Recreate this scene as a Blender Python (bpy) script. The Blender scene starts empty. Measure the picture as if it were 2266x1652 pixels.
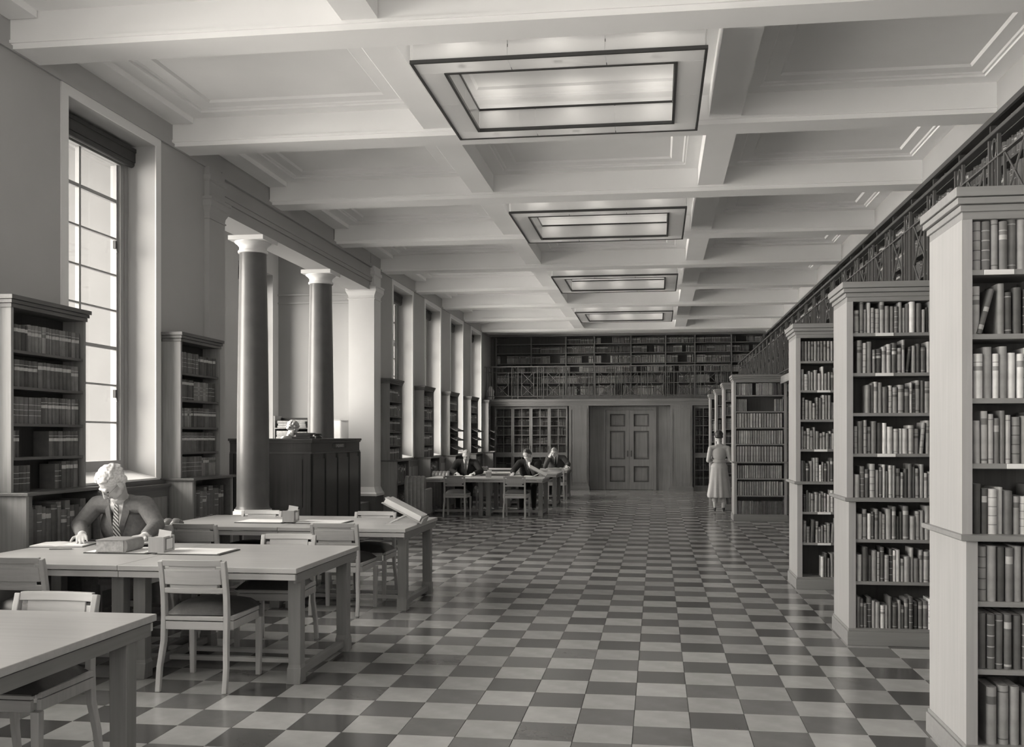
import bpy, bmesh, math, random
import numpy as np
from mathutils import Vector, Matrix, Euler

C = bpy.context.scene.collection
sc = bpy.context.scene

# ------------------------------------------------------------------ camera
EYE = 1.5527
YAW = 0.1289
cam_d = bpy.data.cameras.new('camera')
cam = bpy.data.objects.new('camera', cam_d)
C.objects.link(cam)
cam.location = (0, 0, EYE)
cam.rotation_euler = (math.pi/2, 0, YAW)
cam_d.sensor_fit = 'HORIZONTAL'
cam_d.sensor_width = 36.0
cam_d.lens = 2109.0/2266.0*36.0
cam_d.shift_x = (1133.0-1180.0)/2266.0
cam_d.shift_y = (967.0-826.0)/2266.0
cam_d.clip_start = 0.05
cam_d.clip_end = 200
sc.camera = cam

# ------------------------------------------------------------------ light
sc.view_settings.view_transform = 'Standard'
sc.view_settings.look = 'None'
sc.view_settings.exposure = EXPOSURE = -0.84
sc.view_settings.gamma = 1.0
sc.view_settings.use_curve_mapping = False
TINT = (1.0, 0.945, 0.865)
world = bpy.data.worlds.new('overcast_sky')
sc.world = world
world.use_nodes = True
wn = world.node_tree.nodes; wl = world.node_tree.links
wn['Background'].inputs[0].default_value = (*TINT, 1)
wn['Background'].inputs[1].default_value = 1.05

def sun(name, direction, strength, angle):
    d = bpy.data.lights.new(name, 'SUN')
    d.energy = strength; d.angle = math.radians(angle); d.color = TINT
    o = bpy.data.objects.new(name, d); C.objects.link(o)
    o.rotation_euler = Vector(direction).to_track_quat('-Z', 'Y').to_euler()
    o.location = (-20, 10, 12)
    return o
# broad soft daylight of a bright overcast sky on the window side, and an added upward sun for ground bounce on the ceiling
sun('daylight', (1.0, 0.18, -0.28), 56.0, 76)
sun('upward_fill', (1.0, 0.08, 0.18), 14.0, 84)
sun('rear_fill', (-0.20, 1.0, 0.10), 6.5, 60)  # sun added behind the camera to brighten beam faces and the far end
try:
    sc.cycles.use_denoising = True
    sc.cycles.max_bounces = 10
    sc.cycles.diffuse_bounces = 7
    sc.cycles.transparent_max_bounces = 12
    sc.cycles.caustics_reflective = False
    sc.cycles.caustics_refractive = False
    sc.cycles.sample_clamp_indirect = 6
except Exception:
    pass

# ------------------------------------------------------------------ materials
def new_mat(name):
    m = bpy.data.materials.new(name); m.use_nodes = True
    return m, m.node_tree.nodes, m.node_tree.links, m.node_tree.nodes['Principled BSDF']

def plain(name, g, rough=0.6, spec=0.5, var=0.08, scale=6.0, bump=0.0, metal=0.0, bscale=60.0, coat=0.0):
    m, n, l, b = new_mat(name)
    b.inputs['Roughness'].default_value = rough
    b.inputs['Specular IOR Level'].default_value = spec
    b.inputs['Metallic'].default_value = metal
    if coat: 
        b.inputs['Coat Weight'].default_value = coat; b.inputs['Coat Roughness'].default_value = 0.08
    tc = n.new('ShaderNodeTexCoord')
    if var > 0:
        t = n.new('ShaderNodeTexNoise'); t.inputs['Scale'].default_value = scale; t.inputs['Detail'].default_value = 4
        r = n.new('ShaderNodeMapRange'); r.inputs[1].default_value = .3; r.inputs[2].default_value = .7
        r.inputs[3].default_value = g*(1-var); r.inputs[4].default_value = g*(1+var)
        l.new(tc.outputs['Object'], t.inputs['Vector']); l.new(t.outputs[0], r.inputs[0]); l.new(r.outputs[0], b.inputs['Base Color'])
    else:
        b.inputs['Base Color'].default_value = (g, g, g, 1)
    if bump > 0:
        t2 = n.new('ShaderNodeTexNoise'); t2.inputs['Scale'].default_value = bscale; t2.inputs['Detail'].default_value = 3
        bu = n.new('ShaderNodeBump'); bu.inputs['Strength'].default_value = bump; bu.inputs['Distance'].default_value = .01
        l.new(tc.outputs['Object'], t2.inputs['Vector']); l.new(t2.outputs[0], bu.inputs['Height']); l.new(bu.outputs[0], b.inputs['Normal'])
    return m

def wood(name, g, rough=0.45, axis='Z', contrast=.22, scale=1.0, spec=.5):
    m, n, l, b = new_mat(name)
    tc = n.new('ShaderNodeTexCoord'); mp = n.new('ShaderNodeMapping')
    s = [38*scale, 38*scale, 38*scale]; s['XYZ'.index(axis)] = 1.6*scale
    mp.inputs['Scale'].default_value = s
    t = n.new('ShaderNodeTexNoise'); t.inputs['Scale'].default_value = 1.0; t.inputs['Detail'].default_value = 5; t.inputs['Distortion'].default_value = .6
    t2 = n.new('ShaderNodeTexNoise'); t2.inputs['Scale'].default_value = 1.3
    ad = n.new('ShaderNodeMath'); ad.operation = 'ADD'
    r = n.new('ShaderNodeMapRange'); r.inputs[1].default_value = .7; r.inputs[2].default_value = 1.3
    r.inputs[3].default_value = g*(1-contrast); r.inputs[4].default_value = g*(1+contrast)
    l.new(tc.outputs['Object'], mp.inputs[0]); l.new(mp.outputs[0], t.inputs['Vector']); l.new(tc.outputs['Object'], t2.inputs['Vector'])
    l.new(t.outputs[0], ad.inputs[0]); l.new(t2.outputs[0], ad.inputs[1]); l.new(ad.outputs[0], r.inputs[0]); l.new(r.outputs[0], b.inputs['Base Color'])
    b.inputs['Roughness'].default_value = rough; b.inputs['Specular IOR Level'].default_value = spec
    bu = n.new('ShaderNodeBump'); bu.inputs['Strength'].default_value = .08; bu.inputs['Distance'].default_value = .004
    l.new(t.outputs[0], bu.inputs['Height']); l.new(bu.outputs[0], b.inputs['Normal'])
    return m

M = {}
M['wall'] = plain('plaster_wall', .42, .85, .2, .04, 1.2, .05)
M['white'] = plain('white_paintwork', .74, .5, .4, .03, 2, .02)
M['ceil'] = plain('ceiling_plaster', .91, .8, .2, .03, 1.0, .03)
M['oak'] = wood('oak_upright', .36, .42, 'Z', .09)
M['oakx'] = wood('oak_lengthwise', .25, .42, 'X', .12)
M['oaky'] = wood('oak_crosswise', .30, .42, 'Y')
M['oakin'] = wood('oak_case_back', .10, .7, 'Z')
M['panel'] = wood('wall_panel_wood', .17, .32, 'Z', .22, .6)
M['panelx'] = wood('wall_rail_wood', .17, .32, 'X', .22, .6)
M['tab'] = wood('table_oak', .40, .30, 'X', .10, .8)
M['taby'] = wood('table_oak_crosswise_shaded', .18, .36, 'Y', .15)  # table oak darkened: shade of the ends is put into the colour
M['tabz'] = wood('table_leg_oak_shaded', .18, .36, 'Z', .15)  # same oak as the tops, leg shade painted in
M['chair'] = wood('chair_oak', .42, .38, 'Z', .12)
M['chairx'] = wood('chair_rail_oak', .42, .38, 'X', .12)
M['desk'] = wood('dark_mahogany', .03, .24, 'Z', .3, .6)
M['deskx'] = wood('dark_mahogany_rail', .035, .28, 'X', .3, .6)
M['lcase'] = wood('dark_oak_upright', .23, .5, 'Z')
M['lcasey'] = wood('oak_lengthwise_shaded', .10, .45, 'Y')  # same wood as the case ends, backlit shade put into the colour
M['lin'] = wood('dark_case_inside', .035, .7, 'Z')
M['seat'] = plain('seat_leather_dark', .045, .42, .5, .15, 30, .1)
M['hide'] = plain('padded_leather', .20, .38, .5, .12, 20, .08)
M['iron'] = plain('painted_iron', .10, .35, .5, .05, 10)
M['bronze'] = plain('dark_bronze', .045, .35, .5, .05, 10)
M['sash'] = plain('painted_window_steel', .33, .45, .5, .03, 4)
M['blind'] = plain('blind_box_brown', .05, .5, .4, .1, 10)
M['paper'] = plain('white_paper', .78, .8, .2, .03, 12)
M['blot'] = plain('blotter_edge', .06, .5, .4, .1, 12)
M['black'] = plain('black_enamel', .02, .3, .5, 0)
M['brass'] = plain('dull_brass', .035, .4, .5, .1, 30)
M['column'] = plain('polished_column_stone', .12, .38, .35, .10, 5, 0, coat=.08)
M['grout'] = plain('floor_joint', .10, .6, .3, .1, 20)
M['stone'] = plain('platform_stone', .10, .5, .4, .1, 6)
def floor_mat(name, g):
    m = plain(name, g, .19, .65, .10, 7, .03, bscale=9)
    return m
LT = [floor_mat('floor_tile_light', g) for g in (.31, .34, .36, .39)]
DT = [floor_mat('floor_tile_dark', g) for g in (.075, .095, .115, .14)]

def glass(name, tint, gloss=.08):
    m = bpy.data.materials.new(name); m.use_nodes = True
    n = m.node_tree.nodes; l = m.node_tree.links
    n.remove(n['Principled BSDF'])
    t = n.new('ShaderNodeBsdfTransparent'); t.inputs[0].default_value = (tint, tint, tint, 1)
    g = n.new('ShaderNodeBsdfGlossy'); g.inputs['Roughness'].default_value = .03
    mx = n.new('ShaderNodeMixShader'); lw = n.new('ShaderNodeLayerWeight'); lw.inputs[0].default_value = .5
    pw = n.new('ShaderNodeMath'); pw.operation = 'POWER'; pw.inputs[1].default_value = 5
    fr = n.new('ShaderNodeMath'); fr.operation = 'MULTIPLY_ADD'; fr.inputs[1].default_value = .5; fr.inputs[2].default_value = .035
    l.new(lw.outputs[1], pw.inputs[0]); l.new(pw.outputs[0], fr.inputs[0]); l.new(fr.outputs[0], mx.inputs[0]); l.new(t.outputs[0], mx.inputs[1]); l.new(g.outputs[0], mx.inputs[2])
    l.new(mx.outputs[0], n['Material Output'].inputs[0])
    return m
M['glass'] = glass('window_glass', .95)
M['cglass'] = glass('bookcase_glass', .80)
def opal(name):
    m, n, l, b = new_mat(name)
    b.inputs['Base Color'].default_value = (.88, .88, .88, 1); b.inputs['Roughness'].default_value = .18
    tr = n.new('ShaderNodeBsdfTranslucent'); tr.inputs[0].default_value = (.9, .9, .9, 1)
    mx = n.new('ShaderNodeMixShader'); mx.inputs[0].default_value = .5
    l.new(b.outputs[0], mx.inputs[1]); l.new(tr.outputs[0], mx.inputs[2]); l.new(mx.outputs[0], n['Material Output'].inputs[0])
    return m
M['opal'] = opal('opal_glass')
BT = [.035, .06, .09, .13, .18, .24, .31, .40, .52, .68]
BM = [plain('book_cloth_%s' % w, g, .6, .35, .16, 14, .04) for w, g in zip(['black','dark','brown','dull','middle','grey','light','pale','cream','white'], BT)]
M['gilt'] = plain('gilt_band', .42, .45, .5, .1, 40)
M['pages'] = plain('page_edges', .42, .8, .2, .2, 50)

# ------------------------------------------------------------------ mesh helpers
class MB:
    def __init__(s, origin=(0, 0, 0)):
        s.v = []; s.f = []; s.m = []; s.o = Vector(origin); s.smooth = False
    def add(s, verts, faces, mi=0):
        b = len(s.v); s.v += [tuple(v) for v in verts]
        s.f += [tuple(b+i for i in f) for f in faces]; s.m += [mi]*len(faces)
        return s
    def box(s, x0, x1, y0, y1, z0, z1, mi=0, T=None):
        if x0 > x1: x0, x1 = x1, x0
        if y0 > y1: y0, y1 = y1, y0
        if z0 > z1: z0, z1 = z1, z0
        vs = [(x0,y0,z0),(x1,y0,z0),(x1,y1,z0),(x0,y1,z0),(x0,y0,z1),(x1,y0,z1),(x1,y1,z1),(x0,y1,z1)]
        if T is not None: vs = [T @ Vector(v) for v in vs]
        return s.add(vs, [(0,3,2,1),(4,5,6,7),(0,1,5,4),(1,2,6,5),(2,3,7,6),(3,0,4,7)], mi)
    def bar(s, p, q, r, n=6, mi=0, r2=None):
        p = Vector(p); q = Vector(q); d = (q-p).normalized()
        a = d.cross(Vector((0,0,1)) if abs(d.z) < .9 else Vector((1,0,0))).normalized(); b = d.cross(a)
        r2 = r if r2 is None else r2
        vs = []
        for c, rr in ((p, r), (q, r2)):
            for k in range(n):
                t = 2*math.pi*k/n + math.pi/n
                vs.append(c+a*math.cos(t)*rr+b*math.sin(t)*rr)
        fs = [(k, (k+1) % n, n+(k+1) % n, n+k) for k in range(n)]+[tuple(range(n))[::-1], tuple(range(n, 2*n))]
        return s.add(vs, fs, mi)
    def path(s, pts, w, d, side=Vector((1,0,0)), mi=0):
        # rectangular section swept along pts; w along `side`, d across; w, d may be lists
        n = len(pts); vs = []
        for i, p in enumerate(pts):
            p = Vector(p); t = (Vector(pts[min(i+1, n-1)])-Vector(pts[max(i-1, 0)])).normalized()
            u = side.normalized(); v = t.cross(u).normalized()
            ww = w[i] if isinstance(w, (list, tuple)) else w; dd = d[i] if isinstance(d, (list, tuple)) else d
            for a, b in ((-1,-1),(1,-1),(1,1),(-1,1)): vs.append(p+u*a*ww/2+v*b*dd/2)
        fs = []
        for i in range(n-1):
            for k in range(4): fs.append((4*i+k, 4*i+(k+1) % 4, 4*i+4+(k+1) % 4, 4*i+4+k))
        fs += [(3,2,1,0), tuple(4*(n-1)+k for k in range(4))]
        return s.add(vs, fs, mi)
    def lathe(s, prof, c, n=32, mi=0, squash=1.0):
        vs = []
        for r, z in prof:
            for k in range(n):
                t = 2*math.pi*k/n; vs.append((c[0]+r*math.cos(t), c[1]+squash*r*math.sin(t), c[2]+z))
        fs = []
        for i in range(len(prof)-1):
            for k in range(n): fs.append((n*i+k, n*i+(k+1) % n, n*i+n+(k+1) % n, n*i+n+k))
        fs += [tuple(range(n))[::-1], tuple(n*(len(prof)-1)+k for k in range(n))]
        return s.add(vs, fs, mi)
    def extrude(s, poly, axis, a, b, mi=0):
        # poly: 2-D outline in the two other axes (in XYZ order), extruded from a to b along axis
        n = len(poly); vs = []
        for t in (a, b):
            for p, q in poly:
                vs.append({'X': (t, p, q), 'Y': (p, t, q), 'Z': (p, q, t)}[axis])
        fs = [(k, (k+1) % n, n+(k+1) % n, n+k) for k in range(n)]+[tuple(range(n))[::-1], tuple(range(n, 2*n))]
        return s.add(vs, fs, mi)
    def mesh(s, name, mats):
        me = bpy.data.meshes.new(name)
        me.from_pydata([(v[0]-s.o.x, v[1]-s.o.y, v[2]-s.o.z) for v in s.v], [], s.f)
        for m in (mats if isinstance(mats, (list, tuple)) else [mats]): me.materials.append(m)
        me.polygons.foreach_set('material_index', s.m)
        bm = bmesh.new(); bm.from_mesh(me); bmesh.ops.recalc_face_normals(bm, faces=bm.faces); bm.to_mesh(me); bm.free()
        if s.smooth: me.polygons.foreach_set('use_smooth', [True]*len(me.polygons))
        me.update()
        return me
    def build(s, name, mats, parent=None, loc=None, bevel=0):
        me = s.mesh(name, mats)
        o = bpy.data.objects.new(name, me); C.objects.link(o)
        if parent is not None: o.parent = parent
        if loc is not None: o.location = loc
        if bevel:
            b = o.modifiers.new('bevel', 'BEVEL'); b.width = bevel; b.segments = 2; b.limit_method = 'ANGLE'; b.angle_limit = .6
        return o

def tag(o, label=None, cat=None, group=None, kind=None):
    if label: o['label'] = label
    if cat: o['category'] = cat
    if group: o['group'] = group
    if kind: o['kind'] = kind
    return o
def thing(name, label, cat, loc=(0,0,0), rz=0, group=None):
    o = bpy.data.objects.new(name, None); o.empty_display_size = .1; C.objects.link(o)
    o.location = loc; o.rotation_euler = (0, 0, rz)
    return tag(o, label, cat, group)
def copy_tree(o, loc, rz=None, label=None, group=None, parent=None):
    c = o.copy(); C.objects.link(c); c.location = loc
    if rz is not None: c.rotation_euler = (0, 0, rz)
    if label: c['label'] = label
    if group: c['group'] = group
    for ch in list(o.children):
        d = ch.copy(); C.objects.link(d); d.parent = c
        for g in ch.children:
            e = g.copy(); C.objects.link(e); e.parent = d
    return c
def smooth_by_angle(o, ang=.7):
    me = o.data
    me.polygons.foreach_set('use_smooth', [True]*len(me.polygons))
    try: me.set_sharp_from_angle(angle=ang)
    except Exception: pass
    return o
def camproj(x, y, z):
    c, s = math.cos(YAW), math.sin(YAW)
    zc = -x*s+y*c; r = x*c+y*s
    if zc < .1: return None
    return 1180+2109*r/zc, 967-2109*(z-EYE)/zc, zc
ORD = ['first','second','third','fourth','fifth','sixth','seventh','eighth','ninth','tenth','eleventh','twelfth','thirteenth','fourteenth','fifteenth','sixteenth','seventeenth','eighteenth','nineteenth','twentieth','twenty-first','twenty-second','twenty-third','twenty-fourth','twenty-fifth','twenty-sixth','twenty-seventh','twenty-eighth','twenty-ninth','thirtieth']

M['outer'] = plain('outer_render', .17, .9, .2, .05, 2)
M['gal'] = wood('oak_shaded_dark', .07, .5, 'Y'); M['galz'] = wood('oak_shaded_dark_upright', .07, .5, 'Z')  # oak darkened to carry shade in its colour, mainly the dim right gallery
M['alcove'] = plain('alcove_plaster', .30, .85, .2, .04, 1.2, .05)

# ------------------------------------------------------------------ the room
XL, XR = -5.09, 3.2
YB, YF = -4.0, 29.2
ZC = 4.92
BEAMS = [7.30+2.559*k for k in range(-4, 9)]      # far edge of each cross beam
def struct(o): o['kind'] = 'structure'; return o
def rectloft(mb, x0, x1, y0, y1, prof, mi=0):
    # rectangle grown outwards by d at each height z
    vs = []
    for d, z in prof: vs += [(x0-d, y0-d, z), (x1+d, y0-d, z), (x1+d, y1+d, z), (x0-d, y1+d, z)]
    fs = [(3,2,1,0), tuple(4*(len(prof)-1)+k for k in range(4))]
    for i in range(len(prof)-1):
        for k in range(4): fs.append((4*i+k, 4*i+(k+1) % 4, 4*i+4+(k+1) % 4, 4*i+4+k))
    return mb.add(vs, fs, mi)

# floor: a bed with every tile laid on it
TS = 0.3048; TX0 = -.1247; TY0 = 5.460
floor = struct(MB().box(-5.5, 3.7, YB, 29.3, -.12, -.004).build('floor', M['grout']))
def tile_mb(mb, x, y, mi, g=.0009):
    b = .0012
    v = [(x+g, y+g, -.0039), (x+TS-g, y+g, -.0039), (x+TS-g, y+TS-g, -.0039), (x+g, y+TS-g, -.0039),
         (x+g+b, y+g+b, 0), (x+TS-g-b, y+g+b, 0), (x+TS-g-b, y+TS-g-b, 0), (x+g+b, y+TS-g-b, 0)]
    mb.add(v, [(4,5,6,7),(0,1,5,4),(1,2,6,5),(2,3,7,6),(3,0,4,7)], mi)
rnd = random.Random(11)
tiles = []
for i in range(-17, 12):
    for j in range(-31, 79):
        x, y = TX0+i*TS, TY0+j*TS
        if x < XL-.1 or x > XR+.4 or y > 28.45: continue
        k = rnd.randrange(4)+(4 if (i+j) % 2 == 0 else 0)
        p = camproj(x+TS/2, y+TS/2, 0); s = 1e9
        if p and -60 < p[0] < 2330 and p[1] < 1680:
            s = p[2]
            if x < -2.3 and y < 12: s += 6          # mostly hidden under the tables
            if x > 1.4: s += 12                     # under the presses
        tiles.append((s, i, j, x, y, k))
tiles.sort(key=lambda t: t[0])
tms = []
for k in range(8):
    mb = MB(); tile_mb(mb, 0, 0, 0); tms.append(mb.mesh('tile', (LT+DT)[k]))
for t in tiles[:300]:
    o = bpy.data.objects.new('tile', tms[t[5]]); C.objects.link(o); o.parent = floor; o.location = (t[3], t[4], 0)
mb = MB()
for t in tiles[300:]: tile_mb(mb, t[3], t[4], t[5])
tag(mb.build('tile_field', LT+DT, floor), kind='stuff')

# ceiling: slab, cross beams, long beams, coffer panels with their stepped frames
ceiling = struct(MB().box(-7.5, 4.2, YB-.4, 30, 5.0, 5.25).build('ceiling', M['ceil']))
def coffer_mesh(x0, x1, y0, y1):
    mb = MB()
    rings = [(0, ZC), (.16, ZC), (.16, ZC+.022), (.185, ZC+.022), (.20, ZC+.034), (.33, ZC+.034), (.35, ZC+.056)]
    vs = []
    for d, z in rings: vs += [(x0+d, y0+d, z), (x1-d, y0+d, z), (x1-d, y1-d, z), (x0+d, y1-d, z)]
    vs += [(x0, y0, 4.999), (x1, y0, 4.999), (x1, y1, 4.999), (x0, y1, 4.999)]
    n = len(rings); fs = [tuple(4*(n-1)+k for k in range(4))]
    for i in range(n-1):
        for k in range(4): fs.append((4*i+k, 4*i+(k+1) % 4, 4*i+4+(k+1) % 4, 4*i+4+k))
    for k in range(4): fs.append((k, (k+1) % 4, 4*n+(k+1) % 4, 4*n+k))
    fs.append(tuple(4*n+k for k in range(4)))
    return mb.add(vs, fs)
COLX = [(-4.85, -2.36), (-2.08, .51), (.82, XR)]
for k, yf in enumerate(BEAMS):
    mb = MB().box(XL, XR, yf-.33, yf, 4.63, 4.999)
    mb.box(XL, XR, yf-.345, yf-.33, 4.675, 4.70); mb.box(XL, XR, yf, yf+.015, 4.675, 4.70)
    mb.build('beam', M['ceil'], ceiling)
    if k+1 < len(BEAMS):
        y0, y1 = yf, BEAMS[k+1]-.33
        for x0, x1 in COLX: coffer_mesh(x0, x1, y0, y1).build('coffer', M['ceil'], ceiling)
        for x0, x1 in ((-2.36, -2.08), (.51, .82)): MB().box(x0, x1, y0+.016, y1-.016, 4.70, 4.999).build('beam', M['ceil'], ceiling)
        MB().box(XL, -4.85, y0+.016, y1-.016, 4.86, 4.999).build('beam', M['ceil'], ceiling)
mb = MB().box(XL, XR, 27.78, 28.95, 4.68, 4.999).build('beam', M['ceil'], ceiling)
MB().box(XL, XR, 28.80, 28.98, 4.62, 4.70).build('cornice', M['panelx'], ceiling)

# walls
WIN = [(c-.73, c+.73) for c in (-1.82, .74, 3.30, 5.86)]
WINV = [(7.71, 9.17), (18.05, 19.5), (20.65, 22.1), (23.27, 24.72), (25.92, 27.37)]
SILL, HEAD = 1.12, 4.53
mb = MB(); y = YB
for a, b in sorted(WIN+WINV+[(10.63, 16.6)]):
    mb.box(-5.5, XL, y, a, 0, 4.999)
    if b-a < 3:
        mb.box(-5.5, XL, a, b, 0, SILL); mb.box(-5.5, XL, a, b, HEAD, 4.999)
    y = b
mb.box(-5.5, XL, y, YF, 0, 4.999)
struct(mb.build('wall_left', M['wall']))
struct(MB().box(3.55, 3.8, YB, YF, 0, 4.999).build('wall_right', M['wall']))
struct(MB().box(XR, 3.55, YB, YF, 4.62, 4.999).build('trim_1', M['wall']))
struct(MB().box(-5.5, 3.8, YF, 29.4, 0, 4.999).build('wall_far', M['panel']))
mb = MB()
mb.box(-7.5, 3.8, YB-.2, YB, 0, 1.1); mb.box(-7.5, 3.8, YB-.2, YB, 4.4, 4.999)
xs = [-7.5, -4.4, -2.9, -2.0, -.5, .4, 1.9, 3.8]
for a, b in ((xs[0], xs[1]), (xs[2], xs[3]), (xs[4], xs[5]), (xs[6], xs[7])): mb.box(a, b, YB-.2, YB, 1.1, 4.4)
struct(mb.build('wall_back', M['wall']))

# windows
ROWS = [1.32, 1.70, 2.075, 2.45, 2.83, 3.19, 3.56, 3.94, 4.31]
pane_mesh = {}
def window(n, xw, a, b, xin, full=True, horizontal=True):
    # glazing plane x = xw, wall face x = xin
    root = struct(MB((xw, (a+b)/2, SILL)).box(xw-.06, xw+.05, a, a+.11, SILL+.20, HEAD-.22).box(xw-.06, xw+.05, b-.11, b, SILL+.20, HEAD-.22)
        .box(xw-.06, xw+.05, a, b, HEAD-.22, HEAD).box(xw-.06, xw+.05, a, b, SILL, SILL+.20)
        .box(xw+.05, xw+.065, a, a+.05, SILL, HEAD).box(xw+.05, xw+.065, b-.05, b, SILL, HEAD).build('window_%d' % n, M['sash'], None, (xw, (a+b)/2, SILL)))
    o = Vector((xw, (a+b)/2, SILL))
    mb = MB(o); mb.extrude([(xw+.05, SILL), (xin+.03, SILL), (xin+.03, SILL+.02), (xw+.05, SILL+.10)], 'Y', a+.001, b-.001); mb.build('sill', M['white'], root)
    mb = MB(o); mb.box(xw+.07, xw+.15, a+.004, b-.004, 4.36, 4.46).box(xw+.065, xw+.16, a+.004, b-.004, 4.46, 4.50).bar((xw+.11, a+.01, 4.345), (xw+.11, b-.01, 4.345), .035, 10)
    mb.build('blind_box', M['blind'], root)
    if xin == XL:
        mb = MB(o); w = .10
        mb.box(XL, XL+.012, a-w, a, SILL, HEAD+w).box(XL, XL+.012, b, b+w, SILL, HEAD+w).box(XL, XL+.012, a, b, HEAD, HEAD+w)
        mb.build('surround', M['white'], root)
    mid = (a+b)/2-.02; cols = [(a+.11, mid-.012), (mid+.012, b-.13)]
    if not full:
        MB(o).box(xw-.004, xw+.004, a+.1, b-.1, SILL+.15, HEAD-.2).build('pane', M['glass'], root); return root
    MB(o).box(xw-.02, xw+.02, mid-.016, mid+.016, ROWS[0]-.01, ROWS[-1]).build('mullion', M['sash'], root)
    mb = MB(o).box(xw-.02, xw+.02, b-.135, b-.11, ROWS[0], ROWS[-1]); mb.build('casement_stile', M['sash'], root)
    for i, z in enumerate(ROWS[1:-1]):
        t = .017 if i in (2, 6) else .009
        MB(o).box(xw-.016, xw+.016, a+.11, b-.13, z-t, z+t).build('glazing_bar', M['sash'], root)
    for c0, c1 in cols:
        for i in range(8):
            key = (round(c1-c0, 3), round(ROWS[i+1]-ROWS[i], 3))
            if key not in pane_mesh: pane_mesh[key] = MB().box(-.003, .003, 0, c1-c0, 0, ROWS[i+1]-ROWS[i]).mesh('pane', M['glass'])
            p = bpy.data.objects.new('pane', pane_mesh[key]); C.objects.link(p); p.parent = root
            p.location = Vector((xw, c0, ROWS[i]))-o
    for z in (2.0, 3.5):
        MB(o).box(xw+.02, xw+.05, b-.20, b-.17, z-.05, z+.03).bar((xw+.045, b-.185, z), (xw+.06, b-.185, z-.09), .008).build('window_catch', M['bronze'], root)
    return root
n = 1
for a, b in WINV: window(n, -5.45, a, b, XL); n += 1
for a, b in WIN: window(n, -5.45, a, b, XL, False); n += 1
# the alcove beyond the columns: outer wall with three windows, side walls, raised floor
AX = -7.0
AW = [(10.25, 11.70), (12.80, 14.26), (15.30, 16.76)]
mb = MB(); y = 9.9
for a, b in AW:
    mb.box(AX-.4, AX, y, a, 0, 4.999); mb.box(AX-.4, AX, a, b, 0, SILL); mb.box(AX-.4, AX, a, b, HEAD, 4.999); y = b
mb.box(AX-.4, AX, y, 17.4, 0, 4.999)
struct(mb.build('wall_alcove', M['wall']))
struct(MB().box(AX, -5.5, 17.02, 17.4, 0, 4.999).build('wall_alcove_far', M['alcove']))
struct(MB().box(AX, -5.5, 9.9, 10.1, 0, 4.999).build('wall_alcove_near', M['wall']))
struct(MB().box(AX, -5.52, 9.84, 9.895, 0, 4.999).build('wall_outer', M['outer']))
struct(MB().box(AX, -5.10, 10.64, 16.59, 0, .40).box(AX, -5.5, 10.1, 10.64, 0, .40).box(AX, -5.5, 16.59, 17.02, 0, .40).build('trim_2', M['stone']))
for i, (a, b) in enumerate(AW): window(n, AX-.34, a, b, AX, i == 2); n += 1
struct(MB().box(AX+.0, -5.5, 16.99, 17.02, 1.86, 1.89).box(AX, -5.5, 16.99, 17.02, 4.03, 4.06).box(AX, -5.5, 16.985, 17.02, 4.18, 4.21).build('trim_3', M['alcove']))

# entablature over the columns with its mouldings
mb = MB().box(-5.49, -5.10, 10.62, 16.61, 4.20, 4.999)
mb.box(-5.10, -5.075, 10.63, 16.6, 4.34, 4.40).box(-5.10, -5.06, 10.63, 16.6, 4.40, 4.43).box(-5.10, -5.06, 10.63, 16.6, 4.60, 4.66)
struct(mb.build('trim_4', M['wall']))
struct(MB().box(XL, XL+.022, YB, 10.25, 4.618, 4.66).box(XL, XL+.022, 17.0, YF, 4.618, 4.66).build('trim_5', M['wall']))
CAPP = [(0, 4.03), (.012, 4.035), (.012, 4.05), (.0, 4.055), (.005, 4.10), (.035, 4.16), (.045, 4.175), (.045, 4.24), (.055, 4.25), (.055, 4.28), (0, 4.285)]
def pilaster(i, y0, y1, mat):
    mb = MB()
    y0 -= .006; y1 += .006
    mb.box(-5.506, -5.03, y0, y1, .62, 4.63)
    rectloft(mb, -5.506, -5.03, y0, y1, CAPP); rectloft(mb, -5.506, -5.03, y0, y1, [(0, 4.46), (.02, 4.48), (.02, 4.53), (0, 4.54)])
    rectloft(mb, -5.506, -5.03, y0, y1, [(.06, .50), (.06, .54), (.035, .57), (.015, .62), (0, .66)])
    o = struct(mb.build('trim_%d' % i, mat))
    MB().box(-5.52, -4.99, y0-.05, y1+.05, .0, .50).build('plinth', M['stone'], o)
pilaster(6, 10.25, 10.63, M['wall']); pilaster(7, 16.6, 17.0, M['white'])  # matching pilasters: the first is toned darker to stand for its shade

# columns
def column(y, label):
    t = thing('column', label, 'column', (-5.335, y, .40), group='stone columns of the alcove')
    prof = []
    for k in range(13):
        z = .24+(3.60-.24)*k/12; prof.append((.212-.038*(k/12)**1.6, z))
    m = MB(); m.lathe([(.235, .20), (.225, .215)]+prof, (0, 0, 0), 40); smooth_by_angle(m.build('shaft', M['column'], t))
    m = MB(); m.box(-.27, .27, -.27, .27, 0, .09)
    m.lathe([(.262, .09), (.275, .105), (.28, .13), (.275, .155), (.258, .17), (.245, .175), (.24, .20), (.215, .205)], (0, 0, 0), 40)
    smooth_by_angle(m.build('base', M['white'], t))
    m = MB(); m.lathe([(.175, 3.59), (.192, 3.595), (.197, 3.61), (.192, 3.625), (.178, 3.63), (.178, 3.675), (.19, 3.69), (.215, 3.715), (.236, 3.73), (.238, 3.742)], (0, 0, 0), 40)
    m.box(-.24, .24, -.24, .24, 3.742, 3.80)
    smooth_by_angle(m.build('capital', M['white'], t))
column(12.115, 'near polished stone column with a white capital at the alcove')
column(14.695, 'far polished stone column rising behind the dark enquiry desk')

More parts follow.
